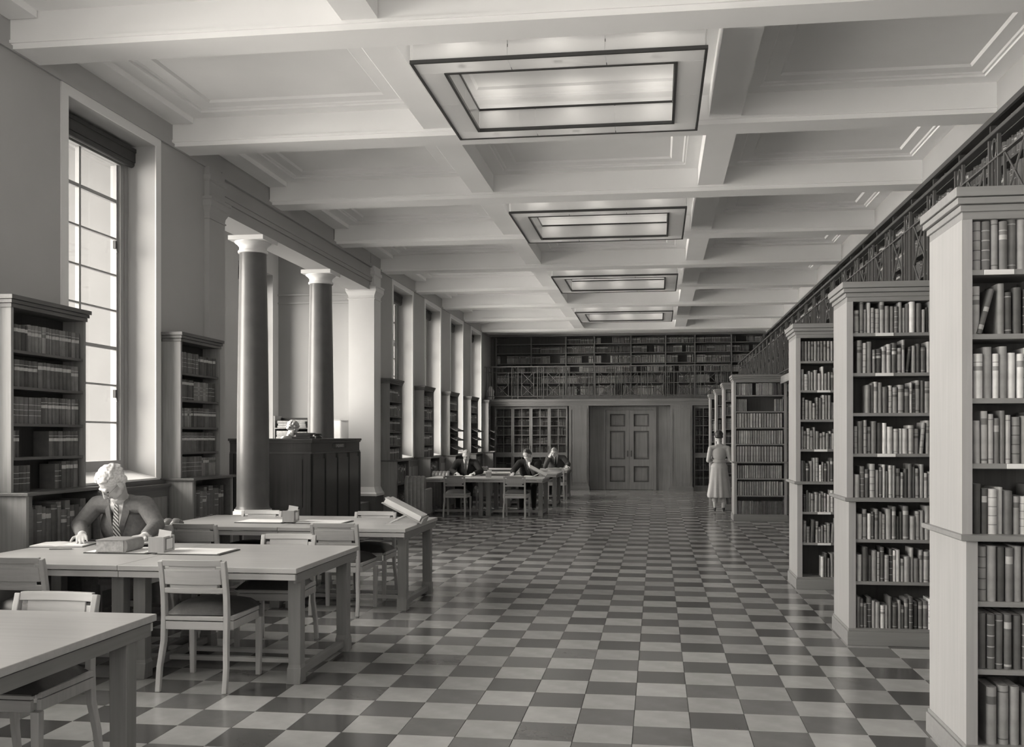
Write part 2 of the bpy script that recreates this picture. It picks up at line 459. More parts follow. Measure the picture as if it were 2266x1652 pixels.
# far wall: gallery deck, panelled pilasters, cornice, double door
struct(MB().box(XL, 3.55, 27.85, YF, 2.56, 2.66).box(XL, 2.28, 27.82, 27.85, 2.60, 2.67).build('trim_8', M['panelx']))
struct(MB().box(2.30, 3.55, YB, 27.85, 2.56, 2.66).box(2.27, 2.30, YB, 27.85, 2.54, 2.67).build('trim_9', M['oaky']))
struct(MB().box(XL, 2.28, 27.87, 27.95, 2.475, 2.56).box(XL, 2.28, 27.855, 27.875, 2.53, 2.56).build('trim_10', M['panelx']))
lower = struct(MB().box(XL, 3.55, 28.42, 28.50, 0, 2.56).build('wall_far_lower', M['panel']))
def wpil(n, x0, x1):
    mb = MB(); mb.box(x0, x1, 27.88, 28.42, .12, 2.475)
    o = struct(mb.build('trim_%d' % n, M['panel']))
    MB().box(x0-.03, x1+.03, 27.83, 28.42, 0, .10).box(x0-.015, x1+.015, 27.855, 28.42, .10, .13).build('plinth', M['panelx'], o)
    w = .05
    MB().box(x0+.05, x1-.05, 27.868, 27.88, .22, .26).box(x0+.05, x1-.05, 27.868, 27.88, 2.36, 2.40).box(x0+.05, x0+.075, 27.868, 27.88, .26, 2.36).box(x1-.075, x1-.05, 27.868, 27.88, .26, 2.36).build('moulding', M['panel'], o)
wpil(11, -2.56, -1.98); wpil(12, .385, 1.02)
door = struct(MB((-.78, 28.3, 0)).box(-1.98, -1.50, 28.30, 28.42, 0, 2.475).box(-.10, .385, 28.30, 28.42, 0, 2.475).box(-1.50, -.10, 28.30, 28.42, 2.36, 2.475)
    .box(-1.58, -1.50, 28.24, 28.30, 0, 2.44).box(-.10, -.02, 28.24, 28.30, 0, 2.44).box(-1.50, -.10, 28.24, 28.30, 2.36, 2.44).build('door_1', M['panel'], None, (-.78, 28.3, 0)))
for s in (0, 1):
    x0 = -1.495+s*.70; x1 = x0+.692
    o = (-.78, 28.3, 0)
    leaf = MB(o).box(x0, x0+.12, 28.27, 28.36, 0.01, 2.355).box(x1-.12, x1, 28.27, 28.36, 0.01, 2.355)
    for za, zb in ((.01, .23), (.70, .90), (1.74, 1.87), (2.24, 2.355)): leaf.box(x0+.12, x1-.12, 28.27, 28.36, za, zb)
    leaf = leaf.build('door_leaf', M['panel'], door)
    for za, zb in ((.23, .70), (.90, 1.74), (1.87, 2.24)):
        mb = MB(o); mb.box(x0+.12, x1-.12, 28.345, 28.36, za, zb).build('panel', M['panel'], leaf)
        MB(o).box(x0+.12, x0+.15, 28.30, 28.345, za, zb).box(x1-.15, x1-.12, 28.30, 28.345, za, zb).box(x0+.15, x1-.15, 28.30, 28.345, za, za+.03).box(x0+.15, x1-.15, 28.30, 28.345, zb-.03, zb).build('panel_moulding', M['gal'], leaf)  # darker wood here paints in the shade of the panel recess
        MB(o).box(x0+.175, x1-.175, 28.325, 28.345, za+.055, zb-.055).build('raised_field', M['panel'], leaf)
    xk = x1-.05 if s == 0 else x0+.05
    MB(o).box(xk-.02, xk+.02, 28.262, 28.27, .98, 1.16).bar((xk, 28.262, 1.08), (xk, 28.22, 1.08), .018, 8).build('door_handle', M['bronze'], leaf)
struct(MB().box(XL, XL+.03, YB, 6.6, 0, .15).build('baseboard_left', M['lcasey']))

# skirting ledge and panelling under each window
k = 13
for a, b in [(7.72, 9.27), (17.98, 19.62), (20.6, 22.2), (23.22, 24.85), (25.83, 27.42)]:
    o = struct(MB().box(XL, -4.99, a, b, 0, 1.05).box(XL, -4.965, a, b, 1.05, 1.075).box(XL, -5.03, a, b, 1.075, 1.115).build('trim_%d' % k, M['lcasey']))
    nn = 3
    for i in range(nn):
        y0 = a+.06+i*(b-a-.06)/nn; y1 = y0+(b-a-.06)/nn-.06
        MB().box(-4.99, -4.978, y0, y1, .16, .95).build('panel', M['lcase'], o)
    k += 1

# ------------------------------------------------------------------ ceiling lights
FILL_POWER = 2.2
def fixture(y0, label):
    x0, x1, y1 = -1.95, .39, y0+1.97
    cx, cy = (x0+x1)/2, (y0+y1)/2
    t = thing('ceiling_light', label, 'ceiling light', (cx, cy, 4.999), group='hollow rectangular opal glass ceiling lights')
    o = Vector((cx, cy, 4.999)); zb, zt = 4.52, 4.74; w = .245; f = .014
    ix0, ix1, iy0, iy1 = x0+w, x1-w, y0+w+.02, y1-w
    def frame(a, b, c, d, z, h, r):
        mb = MB(o); mb.box(a, b, c, c+r, z, z+h).box(a, b, d-r, d, z, z+h).box(a, a+r, c+r, d-r, z, z+h).box(b-r, b, c+r, d-r, z, z+h)
        return mb
    frame(x0, x1, y0, y1, zb, .028, f*1.5).build('outer_frame', M['bronze'], t)
    frame(ix0-.02, ix1+.02, iy0-.02, iy1+.02, zb, .028, .024).build('inner_frame', M['bronze'], t)
    frame(ix0-.02, ix1+.02, iy0-.02, iy1+.02, zt-.02, .02, .022).build('upper_frame', M['bronze'], t)
    frame(x0, x1, y0, y1, zt-.02, .02, f).build('upper_frame', M['ceil'], t)
    def pane(a, b, c, d, e, g): MB(o).box(a, b, c, d, e, g).build('glass_panel', M['opal'], t)
    bx = [x0+.021, x0+.021+(x1-x0-.042)/3, x1-.021-(x1-x0-.042)/3, x1-.021]
    for i in range(3):
        a, b = bx[i]+.003, bx[i+1]-.003
        pane(a, b, y0+.021, iy0-.02, zb+.008, zb+.014); pane(a, b, iy1+.02, y1-.021, zb+.008, zb+.014)
        pane(a, b, y0+.004, y0+.010, zb+.028, zt-.02); pane(a, b, y1-.010, y1-.004, zb+.028, zt-.02)
        a2, b2 = max(a, ix0), min(b, ix1)
        pane(a2, b2, iy0-.01, iy0-.004, zb+.028, zt-.02); pane(a2, b2, iy1+.004, iy1+.010, zb+.028, zt-.02)
    by = [iy0-.02, (iy0+iy1)/2, iy1+.02]
    for i in range(2):
        a, b = by[i]+.003, by[i+1]-.003
        pane(x0+.021, ix0-.02, a, b, zb+.008, zb+.014); pane(ix1+.02, x1-.021, a, b, zb+.008, zb+.014)
        pane(x0+.004, x0+.010, a-(.24 if i == 0 else 0), b+(.22 if i else 0), zb+.028, zt-.02); pane(x1-.010, x1-.004, a-(.24 if i == 0 else 0), b+(.22 if i else 0), zb+.028, zt-.02)
        pane(ix0-.010, ix0-.004, a, b, zb+.028, zt-.02); pane(ix1+.004, ix1+.010, a, b, zb+.028, zt-.02)
    for (a, b) in ((x0+.1, y0+.1), (x1-.1, y0+.1), (x0+.1, y1-.1), (x1-.1, y1-.1)):
        MB(o).bar((a, b, zt-.01), (a, b, 4.97), .008).build('hanging_rod', M['bronze'], t)
    for i in range(3):
        for yy in (y0+.12, y1-.12):
            m2 = MB(o); m2.lathe([(.012, .14), (.014, .10), (.03, .07), (.034, .045), (.025, .018), (.005, .01)], (x0+.4+i*.77, yy, zb+.02), 10); m2.build('bulb', M['opal'], t)
            ld = bpy.data.lights.new('fixture_fill', 'POINT'); ld.energy = FILL_POWER; ld.color = TINT; ld.shadow_soft_size = .05  # fill light added inside the fixture to even out the ceiling
            lo = bpy.data.objects.new('fixture_fill', ld); C.objects.link(lo); lo.parent = t; lo.location = Vector((x0+.4+i*.77, yy, zb+.185))-o
    return t
for y0, l in ((7.39, 'nearest and largest opal glass ceiling light, a hollow rectangle in dark frames'),
              (12.51, 'second ceiling light from the viewer, hollow opal glass rectangle'),
              (17.63, 'third ceiling light from the viewer, small hollow glass rectangle'),
              (22.75, 'farthest ceiling light, just before the wall of gallery books')): fixture(y0, l)

# ------------------------------------------------------------------ gallery railings
def railing(name, label, p0, along, n, loc):
    # p0: first post; along: unit vector; module .76 : two posts with thin bars, then a crossed panel
    t = thing(name, label, 'railing', loc)
    L = Vector(loc); A = Vector(along); S = Vector((A.y, -A.x, 0)); P = Vector(p0)
    def at(u, z, s=0): return P+A*u+S*s+Vector((0, 0, z))
    zd, zb, zm, zt = 2.67, 2.76, 3.465, 3.62
    length = .76*n+.2
    def strip(u0, u1, z0, z1, w):
        a = at(u0, z0, -w/2); b = at(u1, z1, w/2)
        return (min(a.x, b.x), max(a.x, b.x), min(a.y, b.y), max(a.y, b.y), a.z, b.z)
    MB(L).box(*strip(-.06, length, zt, zt+.028, .07)).build('handrail', M['gal'] if abs(A.y) > .5 else M['panelx'], t, bevel=.006)  # right handrail gets the shade-darkened oak
    MB(L).box(*strip(-.03, length, zm-.006, zm+.006, .03)).build('middle_rail', M['iron'], t)
    MB(L).box(*strip(-.03, length, zb-.008, zb+.008, .03)).build('bottom_rail', M['iron'], t)
    for k in range(n+1):
        u = .76*k
        for d in (0, .18):
            if u+d < length: MB(L).box(*strip(u+d-.011, u+d+.011, zd, zt, .022)).build('post', M['iron'], t)
        mb = MB(L)
        for d in (.06, .12): mb.box(*strip(u+d-.006, u+d+.006, zb, zm, .012))
        mb.build('baluster_pair', M['iron'], t)
        # ring between the two upper rails
        mb = MB(L); c = at(u+.09, (zm+zt)/2); pts = []
        for q in range(12):
            a = 2*math.pi*q/12; pts.append(c+A*math.cos(a)*.045+Vector((0, 0, math.sin(a)*.068)))
        for q in range(12): mb.bar(pts[q], pts[(q+1) % 12], .006, 5)
        mb.build('ring', M['iron'], t)
        if k == n: break
        u0, u1 = u+.29, u+.65; mid = (zb+zm)/2
        for uu in (u0, u1): MB(L).box(*strip(uu-.008, uu+.008, zb, zm, .016)).build('baluster', M['iron'], t)
        mb = MB(L)
        for za, zc_ in ((zb, mid), (mid, zm)):
            mb.bar(at(u0, za), at(u1, zc_), .008, 5).bar(at(u1, za), at(u0, zc_), .008, 5)
        mb.build('cross', M['iron'], t)
    return t
railing('gallery_railing', 'iron railing of the far gallery above the double door', (-5.008, 27.88, 0), (1, 0, 0), 9, (-5.008, 27.88, 2.67))
railing('gallery_railing', 'long iron railing of the right gallery, running away from the viewer', (2.31, 3.04, 0), (0, 1, 0), 32, (2.31, 3.04, 2.67))

# ------------------------------------------------------------------ books
def book_geo(mb, w, h, d, T, cloth=0, band=None, bands=(), seg=3, shell=True):
    # spine faces -y at y=0, width centred on x, T places it; rounded back with recessed-joint boards
    arc = []
    for k in range(seg+1):
        a = math.pi*(k/seg); arc.append((-math.cos(a)*w/2, -math.sin(a)*w*.42))
    zs = [0.0]
    for b0, b1 in bands: zs += [b0*h, b1*h]
    zs.append(h); zs = sorted(zs)
    vs = []; n = seg+1
    for z in zs: vs += [T @ Vector((x, y, z)) for x, y in arc]
    fs = []; ms = []
    base = len(mb.v)
    for i in range(len(zs)-1):
        mid = (zs[i]+zs[i+1])/2/h
        isb = any(b0 < mid < b1 for b0, b1 in bands)
        for k in range(seg):
            fs.append((n*i+k, n*i+k+1, n*(i+1)+k+1, n*(i+1)+k)); ms.append(band if isb else cloth)
    m0 = len(vs); top = n*(len(zs)-1)
    vs += [T @ Vector((-w/2, d, 0)), T @ Vector((w/2, d, 0)), T @ Vector((w/2, d, h)), T @ Vector((-w/2, d, h))]
    fs += [(0, top, m0+3, m0), (n-1, m0+1, m0+2, top+n-1), (m0, m0+3, m0+2, m0+1), tuple(range(n))[::-1]+(m0, m0+1), tuple(top+k for k in range(n))+(m0+2, m0+3)]
    ms += [cloth]*5
    for f, m in zip(fs, ms):
        mb.f.append(tuple(base+i for i in f)); mb.m.append(m)
    mb.v += [tuple(v) for v in vs]
queue = []     # every shelved book: (projected size, params)
def shelf_row(o, along, deep, L, H, tones, hr, wr, where=None, gaps=(), lean=0.0, flat=.0, seed=0, uniform=False, bandp=.5, dep=.16, fill=1.0):
    r = random.Random(seed); x = .004; A = Vector(along); D = Vector(deep); O = Vector(o)
    k = 0; w0 = r.uniform(*wr); h0 = r.uniform(*hr); t0 = r.choice(tones); run = 0; pat = None
    while True:
        if uniform:
            if run <= 0: w0 = r.uniform(*wr); h0 = r.uniform(*hr); t0 = r.choice(tones); run = r.randint(5, 14); pat = r.choice([((.12,.14),(.3,.32),(.5,.52),(.7,.72),(.88,.9)), ((.72,.86),), ((.1,.13),(.75,.88)), ((.15,.17),(.6,.72),(.8,.82))])
            run -= 1; w, h, ti = w0*r.uniform(.96, 1.04), h0*r.uniform(.985, 1.0), max(0, min(9, t0+r.choice((-1, 0, 0, 0, 1)))); bands = pat if bandp else ()
        else:
            w, h, ti = r.uniform(*wr), r.uniform(*hr), r.choice(tones)
            bands = ()
            if r.random() < bandp:
                bands = r.choice([((.70, .84),), ((.08, .10), (.88, .90)), ((.62, .72), (.80, .82)), ((.05, .09), (.74, .86)), ((.2, .22), (.4, .42), (.6, .62), (.8, .82))])
        for g0, g1 in gaps:
            if x+w > g0*L and x < g1*L: x = g1*L
        if x+w > L*fill: break
        a = 0.0
        if lean and r.random() < .10: a = lean*r.uniform(.6, 1.2)
        elif r.random() < .15: a = r.uniform(-.012, .012)
        extra = abs(math.sin(a))*h*H
        if x+w+extra > L: break
        queue.append(dict(o=O+A*(x+w/2+(0 if a < 0 else 0)), A=A, D=D, w=w*(.90 if uniform else .94), h=h*H, d=dep*r.uniform(.85, 1), t=ti, bands=bands, a=a, ex=extra, where=where, k=k, inset=r.uniform(0, .018)))
        x += w+extra+(.004 if r.random() < .2 else .0004); k += 1
def book_T(q):
    z = Vector((0, 0, 1)); A, D = q['A'], q['D']
    R = Matrix((( A.x, D.x, 0), (A.y, D.y, 0), (0, 0, 1))).to_4x4()
    S = Matrix.Identity(4)
    if abs(q['a']) > 0: S = Matrix.Rotation(q['a'], 4, 'Y')
    lift = abs(math.sin(q['a']))*q['w']/2
    return Matrix.Translation(q['o']+D*q['inset']+Vector((0, 0, lift))) @ R @ S

# ------------------------------------------------------------------ right-hand presses
SH = [.125, .475, .79, 1.10, 1.43, 1.735, 2.035, 2.335]
def press(yf, label, strips=(), wide=True):
    o = Vector((1.42, yf, 0)); X = 1.42
    t = thing('bookcase', label, 'bookcase', o, group='tall oak presses standing out from the right gallery')
    yb = yf+.64; ym = yf+.32
    xe = 3.30
    MB(o).box(X-.008, 2.40, yf-.0, yb, 0, .105).box(X, 2.395, yf+.008, yb-.008, .105, .125).build('plinth', M['oakx'], t, bevel=.003)
    MB(o).box(X+.006, X+.030, yf+.02, yb-.02, .125, 1.073).build('lower_end_panel', M['oak'], t)
    MB(o).box(X+.030, X+.057, yf+.02, yf+.05, .125, 1.073).build('stile', M['oak'], t)
    MB(o).box(2.335, 2.385, yf+.02, yb-.02, .125, 1.075).build('stile', M['oak'], t)
    mb = MB(o); mb.extrude([(X-.028, 1.078), (X-.02, 1.072), (2.40, 1.072), (2.40, 1.10), (X-.028, 1.10)], 'Y', yf-.012, yb+.012)
    mb.build('ledge', M['oakx'], t, bevel=.004)
    MB(o).box(X-.003, X+.020, yf+.052, yb-.052, 1.10, 2.571).build('upper_end_panel', M['oak'], t)
    MB(o).box(X+.020, X+.043, yf+.051, yf+.08, 1.10, 2.571).build('stile', M['oak'], t)
    MB(o).box(2.335, 2.385, yf+.051, yb-.051, 1.10, 2.571).build('stile', M['oak'], t)
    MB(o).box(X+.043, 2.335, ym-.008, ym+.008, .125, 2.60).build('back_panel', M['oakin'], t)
    mb = MB(o)
    for d, z0, z1 in ((.012, 2.605, 2.635), (.028, 2.638, 2.668), (.038, 2.671, 2.715)):
        mb.box(X-.003-d, 2.40, yf+.05-d, yb-.05+d, z0, z1)
    mb.box(X-.003, 2.395, yf+.05, yb-.05, 2.57, 2.70)
    mb.build('cornice', M['oakx'], t, bevel=.003)
    for i, z in enumerate(SH):
        if i in (0, 3): continue
        y0 = yf+(.028 if z < 1.09 else .058)
        MB(o).box(X+.043, 2.335, y0, yb-.06, z-.024, z).build('shelf', M['oakx'], t)
    for z, x in strips:
        y0 = yf+(.028 if z < 1.09 else .058)
        MB(o).box(x, x+.13, y0-.006, y0, z-.024, z-.001).build('shelf_label', M['paper'], t)
    # lower wing running under the gallery
    MB(o).box(2.40, xe, yf+.05, yb-.05, 0, .11).box(2.40, xe, yf+.05, yb-.05, 2.40, 2.53).box(xe-.03, xe, yf+.05, yb-.05, .11, 2.4).box(2.40, xe-.03, ym-.01, ym+.01, .11, 2.4).build('wing', M['oakx'], t)
    for z in SH[1:]:
        MB(o).box(2.40, xe-.03, yf+.06, yb-.06, z-.024, z).build('shelf', M['oakx'], t)
    return t
PRESS = [(4.63, 'nearest', 'nearest tall oak bookcase at the right edge of the picture', ((2.335, 1.518), (1.43, 1.618)), 1.86),
         (7.36, 'second', 'second tall oak bookcase on the right, full of mixed pale books', ((2.335, 1.626), (2.035, 1.626), (1.43, 1.64)), 2.07),
         (10.0, 'third', 'third tall oak bookcase on the right, partly behind the second', ((2.035, 1.63), (1.43, 1.60), (.79, 1.63), (.475, 1.63)), 1.89),
         (18.02, 'fourth', 'tall oak bookcase beside the woman, filled with matching sets', (), 2.33),
         (20.68, 'fifth', 'tall oak bookcase end just behind the standing woman', (), 1.62),
         (23.34, 'sixth', 'second-last oak bookcase toward the far right corner', (), 1.56),
         (26.0, 'last', 'last oak bookcase nearest the far glazed bookcase on the right', (), 1.56)]
SHN = ['bottom shelf', 'second shelf up', 'third shelf up', 'shelf at the ledge', 'fifth shelf up', 'sixth shelf up', 'seventh shelf up', 'top shelf']
ALL = list(range(1, 10))
# tones per press row (bottom to top)
for ci, (yf, cn, lab, strips, xmax) in enumerate(PRESS):
    press(yf, lab, strips)
    for i, z in enumerate(SH):
        y0 = yf+(.045 if z < 1.09 else .075); x0 = 1.485 if z < 1.09 else 1.470
        L = xmax-x0; W = (cn, i)
        if ci == 0:
            hr = [(.24,.275),(.25,.262),(.24,.26),(.17,.24),(.20,.27),(.19,.25),(.19,.26),(.225,.24)][i]
            wr = (.042, .052) if i in (0,) else ((.024, .044) if i in (3, 4, 5, 6) else (.032, .042))
            tn = [[4,6,3],[6,3,2,3],[4,6,3,2],[2,3,6,8],[5,7,3,4],[5,8,9,6],[6,5,2,8],[6,7,4,7]][i]
            gp = ((0, .1),) if i == 0 else ()
            if i == 6: gp = ((.12, .28),)
            shelf_row((x0, y0, z), (1,0,0), (0,1,0), L, 1, tn, hr, wr, W, gp, 0, seed=100+i, bandp=.6, dep=.18)
        elif ci == 1:
            gp = {6: ((.0, .04),), 5: ((0, .14),)}.get(i, ())
            shelf_row((x0, y0, z), (1,0,0), (0,1,0), L, 1, [2,3,4,5,6,7,8,9,6,7], (.17, .255) if i else (.17, .24), (.020, .044), W, gp, .10 if i in (0, 2, 4, 6) else .0, seed=200+i, bandp=.5)
        elif ci == 2:
            gp = {0: ((0, .45),), 5: ((.0, .02),)}.get(i, ())
            if i == 7: shelf_row((x0, y0, z), (1,0,0), (0,1,0), L, 1, [5,6], (.20, .205), (.026, .032), W, (), 0, seed=307)
            else: shelf_row((x0, y0, z), (1,0,0), (0,1,0), L, 1, [2,4,5,6,7,8,9,6], (.16, .25), (.02, .04), W, gp, .06 if i in (1,) else 0, seed=300+i, bandp=.5)
        elif ci == 3:
            sets = [dict(tones=[4,5], hr=(.235, .25), wr=(.022, .026)), dict(tones=[7,6,7], hr=(.25,.262), wr=(.034,.044)), dict(tones=[7,6], hr=(.235,.245), wr=(.036,.042)),
                    dict(tones=[8,7], hr=(.28,.285), wr=(.045,.049)), dict(tones=[7,7,6], hr=(.245,.25), wr=(.036,.044)), dict(tones=[7], hr=(.26,.265), wr=(.045,.049)),
                    dict(tones=[6,7], hr=(.225,.23), wr=(.024,.028)), dict(tones=[3,7], hr=(.21,.235), wr=(.022,.028))][i]
            gp = {6: ((.25, .82),), 7: ((.36, .42),)}.get(i, ())
            shelf_row((x0, y0, z), (1,0,0), (0,1,0), L-.0, 1, sets['tones'], sets['hr'], sets['wr'], W, gp, 0, seed=400+i, uniform=True, bandp=0)
        else:
            if i in (7,) and ci == 6: continue
            shelf_row((x0, y0, z), (1,0,0), (0,1,0), L, 1, [3,4,6,7], (.22, .25), (.03, .045), W, (), 0, seed=500+10*ci+i, uniform=True)
# a few set details the picture shows: one leaning book on the nearest press, a slumping run on the fourth
queue.append(dict(o=Vector((1.50, 4.705, 2.035)), A=Vector((1,0,0)), D=Vector((0,1,0)), w=.024, h=.215, d=.16, t=3, bands=((.1,.2),(.5,.6)), a=.27, ex=0, where=('nearest', 6), k=1, inset=.0))

# ------------------------------------------------------------------ left-hand wall bookcases
LSH = [1.13, 1.397, 1.66, 1.945, 2.225]
def lcase(y0, y1, label, display=False, seed=0, lower=True):
    o = Vector((-5.09, y0, 0))
    t = thing('bookcase', label, 'bookcase', o, group='narrow dark bookcases on cupboards between the left windows')
    xw, xf, xb = -5.088, -4.88, -4.74
    mb = MB(o).box(xw, xf, y0, y0+.03, 1.13, 2.56).box(xw, xf-.0, y0+.03, y0+.0301, 1.13, 2.56)
    MB(o).box(xw, xf, y0, y0+.03, 1.13, 2.56).build('near_end_panel', M['lcase'], t)
    MB(o).box(xw, xf, y1-.03, y1, 1.13, 2.56).build('far_end_panel', M['lcase'], t)
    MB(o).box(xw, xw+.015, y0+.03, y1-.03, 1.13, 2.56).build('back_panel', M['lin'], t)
    mb = MB(o)
    for d, z0, z1 in ((.010, 2.545, 2.575), (.022, 2.578, 2.605), (.034, 2.608, 2.64)): mb.box(xw, xf+d, y0-d, y1+d, z0, z1)
    mb.build('cornice', M['lcasey'], t)
    for z in LSH[1:]: MB(o).box(xw+.015, xf-.006, y0+.03, y1-.03, z-.022, z).build('shelf', M['lcasey'], t)
    if display:
        for z in (1.28, 1.50, 1.72):
            mb = MB(o); mb.extrude([(xf-.16, z+.12), (xf+.16, z-.03), (xf+.16, z-.015), (xf-.16, z+.135)], 'Y', y0+.04, y1-.04); mb.box(xf+.15, xf+.165, y0+.04, y1-.04, z-.03, z+.01)
            mb.build('sloping_display_shelf', M['lcasey'], t)
    # cupboard below
    MB(o).box(xw, xb, y0-.02, y0+.01, 0, 1.105).build('cupboard_end', M['lcase'], t)
    MB(o).box(xw, xb, y1-.01, y1+.02, 0, 1.105).build('cupboard_end', M['lcase'], t)
    mb = MB(o).box(xw, xb, y0+.01, y1-.01, 0, .14).box(xw, xw+.02, y0+.01, y1-.01, .14, 1.105).box(xw+.02, xb, y0+.01, y0+.05, .14, 1.105).box(xw+.02, xb, y1-.05, y1-.01, .14, 1.105)
    mb.build('cupboard_body', M['lcasey'], t)
    MB(o).box(xw, xb+.03, y0-.045, y1+.045, 1.105, 1.13).build('ledge', M['lcasey'], t, bevel=.004)
    MB(o).box(xw+.02, xb-.01, y0+.05, y1-.05, .66, .685).build('shelf', M['lcasey'], t)
    L = y1-y0-.07
    for i, z in enumerate(LSH):
        if display and i < 3: continue
        gp = {0: ((.30, .62),), 1: ((.16, .55),)}.get(i, ()) if seed == 1 else ()
        shelf_row((xf-.035, y0+.035, z), (0,1,0), (-1,0,0), L, 1, [2,3,3,4], (.20, .225), (.04, .055), None, gp, 0, seed=600+10*seed+i, uniform=True, dep=.14)
    shelf_row((xb-.05, y0+.055, .685), (0,1,0), (-1,0,0), L-.05, 1, [2,3,4,3], (.28, .36), (.045, .07), None, (), 0, seed=700+seed, dep=.22, bandp=.8)
    if seed == 3: shelf_row((xb-.05, y0+.055, .14), (0,1,0), (-1,0,0), L-.05, 1, [2,3,4,3], (.28, .36), (.045, .07), None, (), 0, seed=720+seed, dep=.22, bandp=.8)
lcase(6.69, 7.65, 'dark bookcase at the left edge, in front of the first tall window', seed=1)
lcase(9.30, 10.20, 'dark bookcase between the first window and the alcove columns', seed=2)
lcase(17.06, 17.95, 'dark bookcase just beyond the enquiry desk and the pilaster', seed=3)
lcase(19.68, 20.58, 'bookcase between the first two windows beyond the alcove', seed=4)
lcase(22.22, 23.18, 'left bookcase with sloping display shelves, behind the leftmost far reader', True, seed=5)
lcase(24.82, 25.82, 'left bookcase with sloping display shelves, third from the far wall corner', True, seed=6)
lcase(27.47, 27.80, 'last left bookcase with sloping shelves, under the gallery end', True, seed=7)

# ------------------------------------------------------------------ glazed bookcases under the far gallery
GROW = [1.10, 1.355, 1.615, 1.885, 2.15, 2.40]
def glazed(x0, doors, label, seed):
    w = .545; x1 = x0+doors*w; yf, yb = 28.0, 28.40; o = Vector((x0, yf, 0))
    t = thing('glazed_bookcase', label, 'bookcase', o)
    MB(o).box(x0, x1, yf+.03, yb, 0, .12).box(x0, x0+.03, yf+.03, yb, .12, 2.47).box(x1-.03, x1, yf+.03, yb, .12, 2.47).box(x0+.03, x1-.03, yf+.03, yb, 2.43, 2.47).box(x0+.03, x1-.03, yb-.02, yb, .12, 2.43).build('carcase', M['panel'], t)
    MB(o).box(x0-.0, x1, yf+.005, yf+.03, 1.00, 1.07).build('middle_rail', M['panelx'], t)
    for z in GROW[:-1]+[.60]:
        MB(o).box(x0+.03, x1-.03, yf+.06, yb-.02, z-.02, z).build('shelf', M['oakin'], t)
        shelf_row((x0+.04, yf+.09, z), (1,0,0), (0,1,0), x1-x0-.08, 1, [3,4,5,5,6], (.17, .215), (.022, .034), None, (), 0, seed=seed+int(z*100), uniform=True)
    shelf_row((x0+.04, yf+.09, .12), (1,0,0), (0,1,0), x1-x0-.08, 1, [2,3,4], (.30, .38), (.03, .05), None, (), 0, seed=seed+5, uniform=True)
    for d in range(doors):
        a = x0+d*w; s = .045 if d % 2 else .035; f = a+w
        for z0, z1, rows in ((1.07, 2.43, GROW[1:-1]), (.12, 1.00, [.60])):
            dr = MB(o).box(a+.003, a+.045, yf, yf+.028, z0, z1).box(f-.045, f-.003, yf, yf+.028, z0, z1).box(a+.045, f-.045, yf, yf+.028, z0, z0+.03).box(a+.045, f-.045, yf, yf+.028, z1-.035, z1).build('glazed_door', M['panel'], t)
            mid = (a+f)/2
            MB(o).box(mid-.008, mid+.008, yf+.004, yf+.024, z0+.03, z1-.035).build('glazing_bar', M['panel'], dr)
            rr = [z0+.03]+rows+[z1-.035]
            for z in rows: MB(o).box(a+.045, f-.045, yf+.004, yf+.024, z-.008, z+.008).build('glazing_bar', M['panel'], dr)
            for i in range(len(rr)-1):
                for c, e in ((a+.045, mid-.008), (mid+.008, f-.045)): MB(o).box(c, e, yf+.012, yf+.016, rr[i]+.008, rr[i+1]-.008).build('pane', M['cglass'], dr)
            if z0 > 1: MB(o).box(f-.03, f-.02, yf-.008, yf, 1.2, 1.3).build('escutcheon', M['bronze'], dr)
glazed(-4.79, 4, 'wide glass-fronted bookcase under the gallery left of the double door', 900)
glazed(1.06, 4, 'glass-fronted bookcase under the gallery right of the double door', 960)

# ------------------------------------------------------------------ gallery shelving
GZ = [2.845, 3.206, 3.525, 3.81, 4.12, 4.40]
UP = [-5.02, -4.90, -3.816, -2.747, -1.88, -.776, .264, 1.135, 2.21, 3.16]
def gallery_far():
    o = Vector((-5.02, 28.93, 2.66)); yf, yb = 28.93, 29.19
    t = thing('gallery_bookcase', 'dark shelving full of books along the far gallery wall', 'bookcase', o)
    MB(o).box(UP[0], UP[-1], yf+.02, yb, 2.66, 2.80).build('plinth', M['panelx'], t)
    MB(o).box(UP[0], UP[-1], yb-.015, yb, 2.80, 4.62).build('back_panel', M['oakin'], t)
    for u in UP[1:]: MB(o).box(u-.018, u+.018, yf, yb-.015, 2.80, 4.62).build('upright', M['panel'], t)
    r = random.Random(5)
    for i in range(1, len(UP)-1):
        a, b = UP[i]+.018, UP[i+1]-.018
        for k, z in enumerate(GZ):
            MB(o).box(a, b, yf+.01, yb-.015, z-.022, z).build('shelf', M['panelx'], t)
            H = ([3.19, 3.505, 3.79, 4.10, 4.38, 4.62][k]-.02-z)
            if (k == 5 and i < 3) or (k == 4 and i == 1): continue
            lo = r.choice([.80, .84, .88]); g = ()
            if r.random() < .35: s = r.uniform(.0, .6); g = ((s, s+r.uniform(.12, .35)),)
            shelf_row((a, yf+.03, z), (1,0,0), (0,1,0), b-a, 1, [3,5,6,7] if k in (0, 1, 2, 3) else [2,3,4], (lo*H-.01, lo*H), (.024, .034), None, g, 0, seed=1000+20*i+k, uniform=True)
gallery_far()
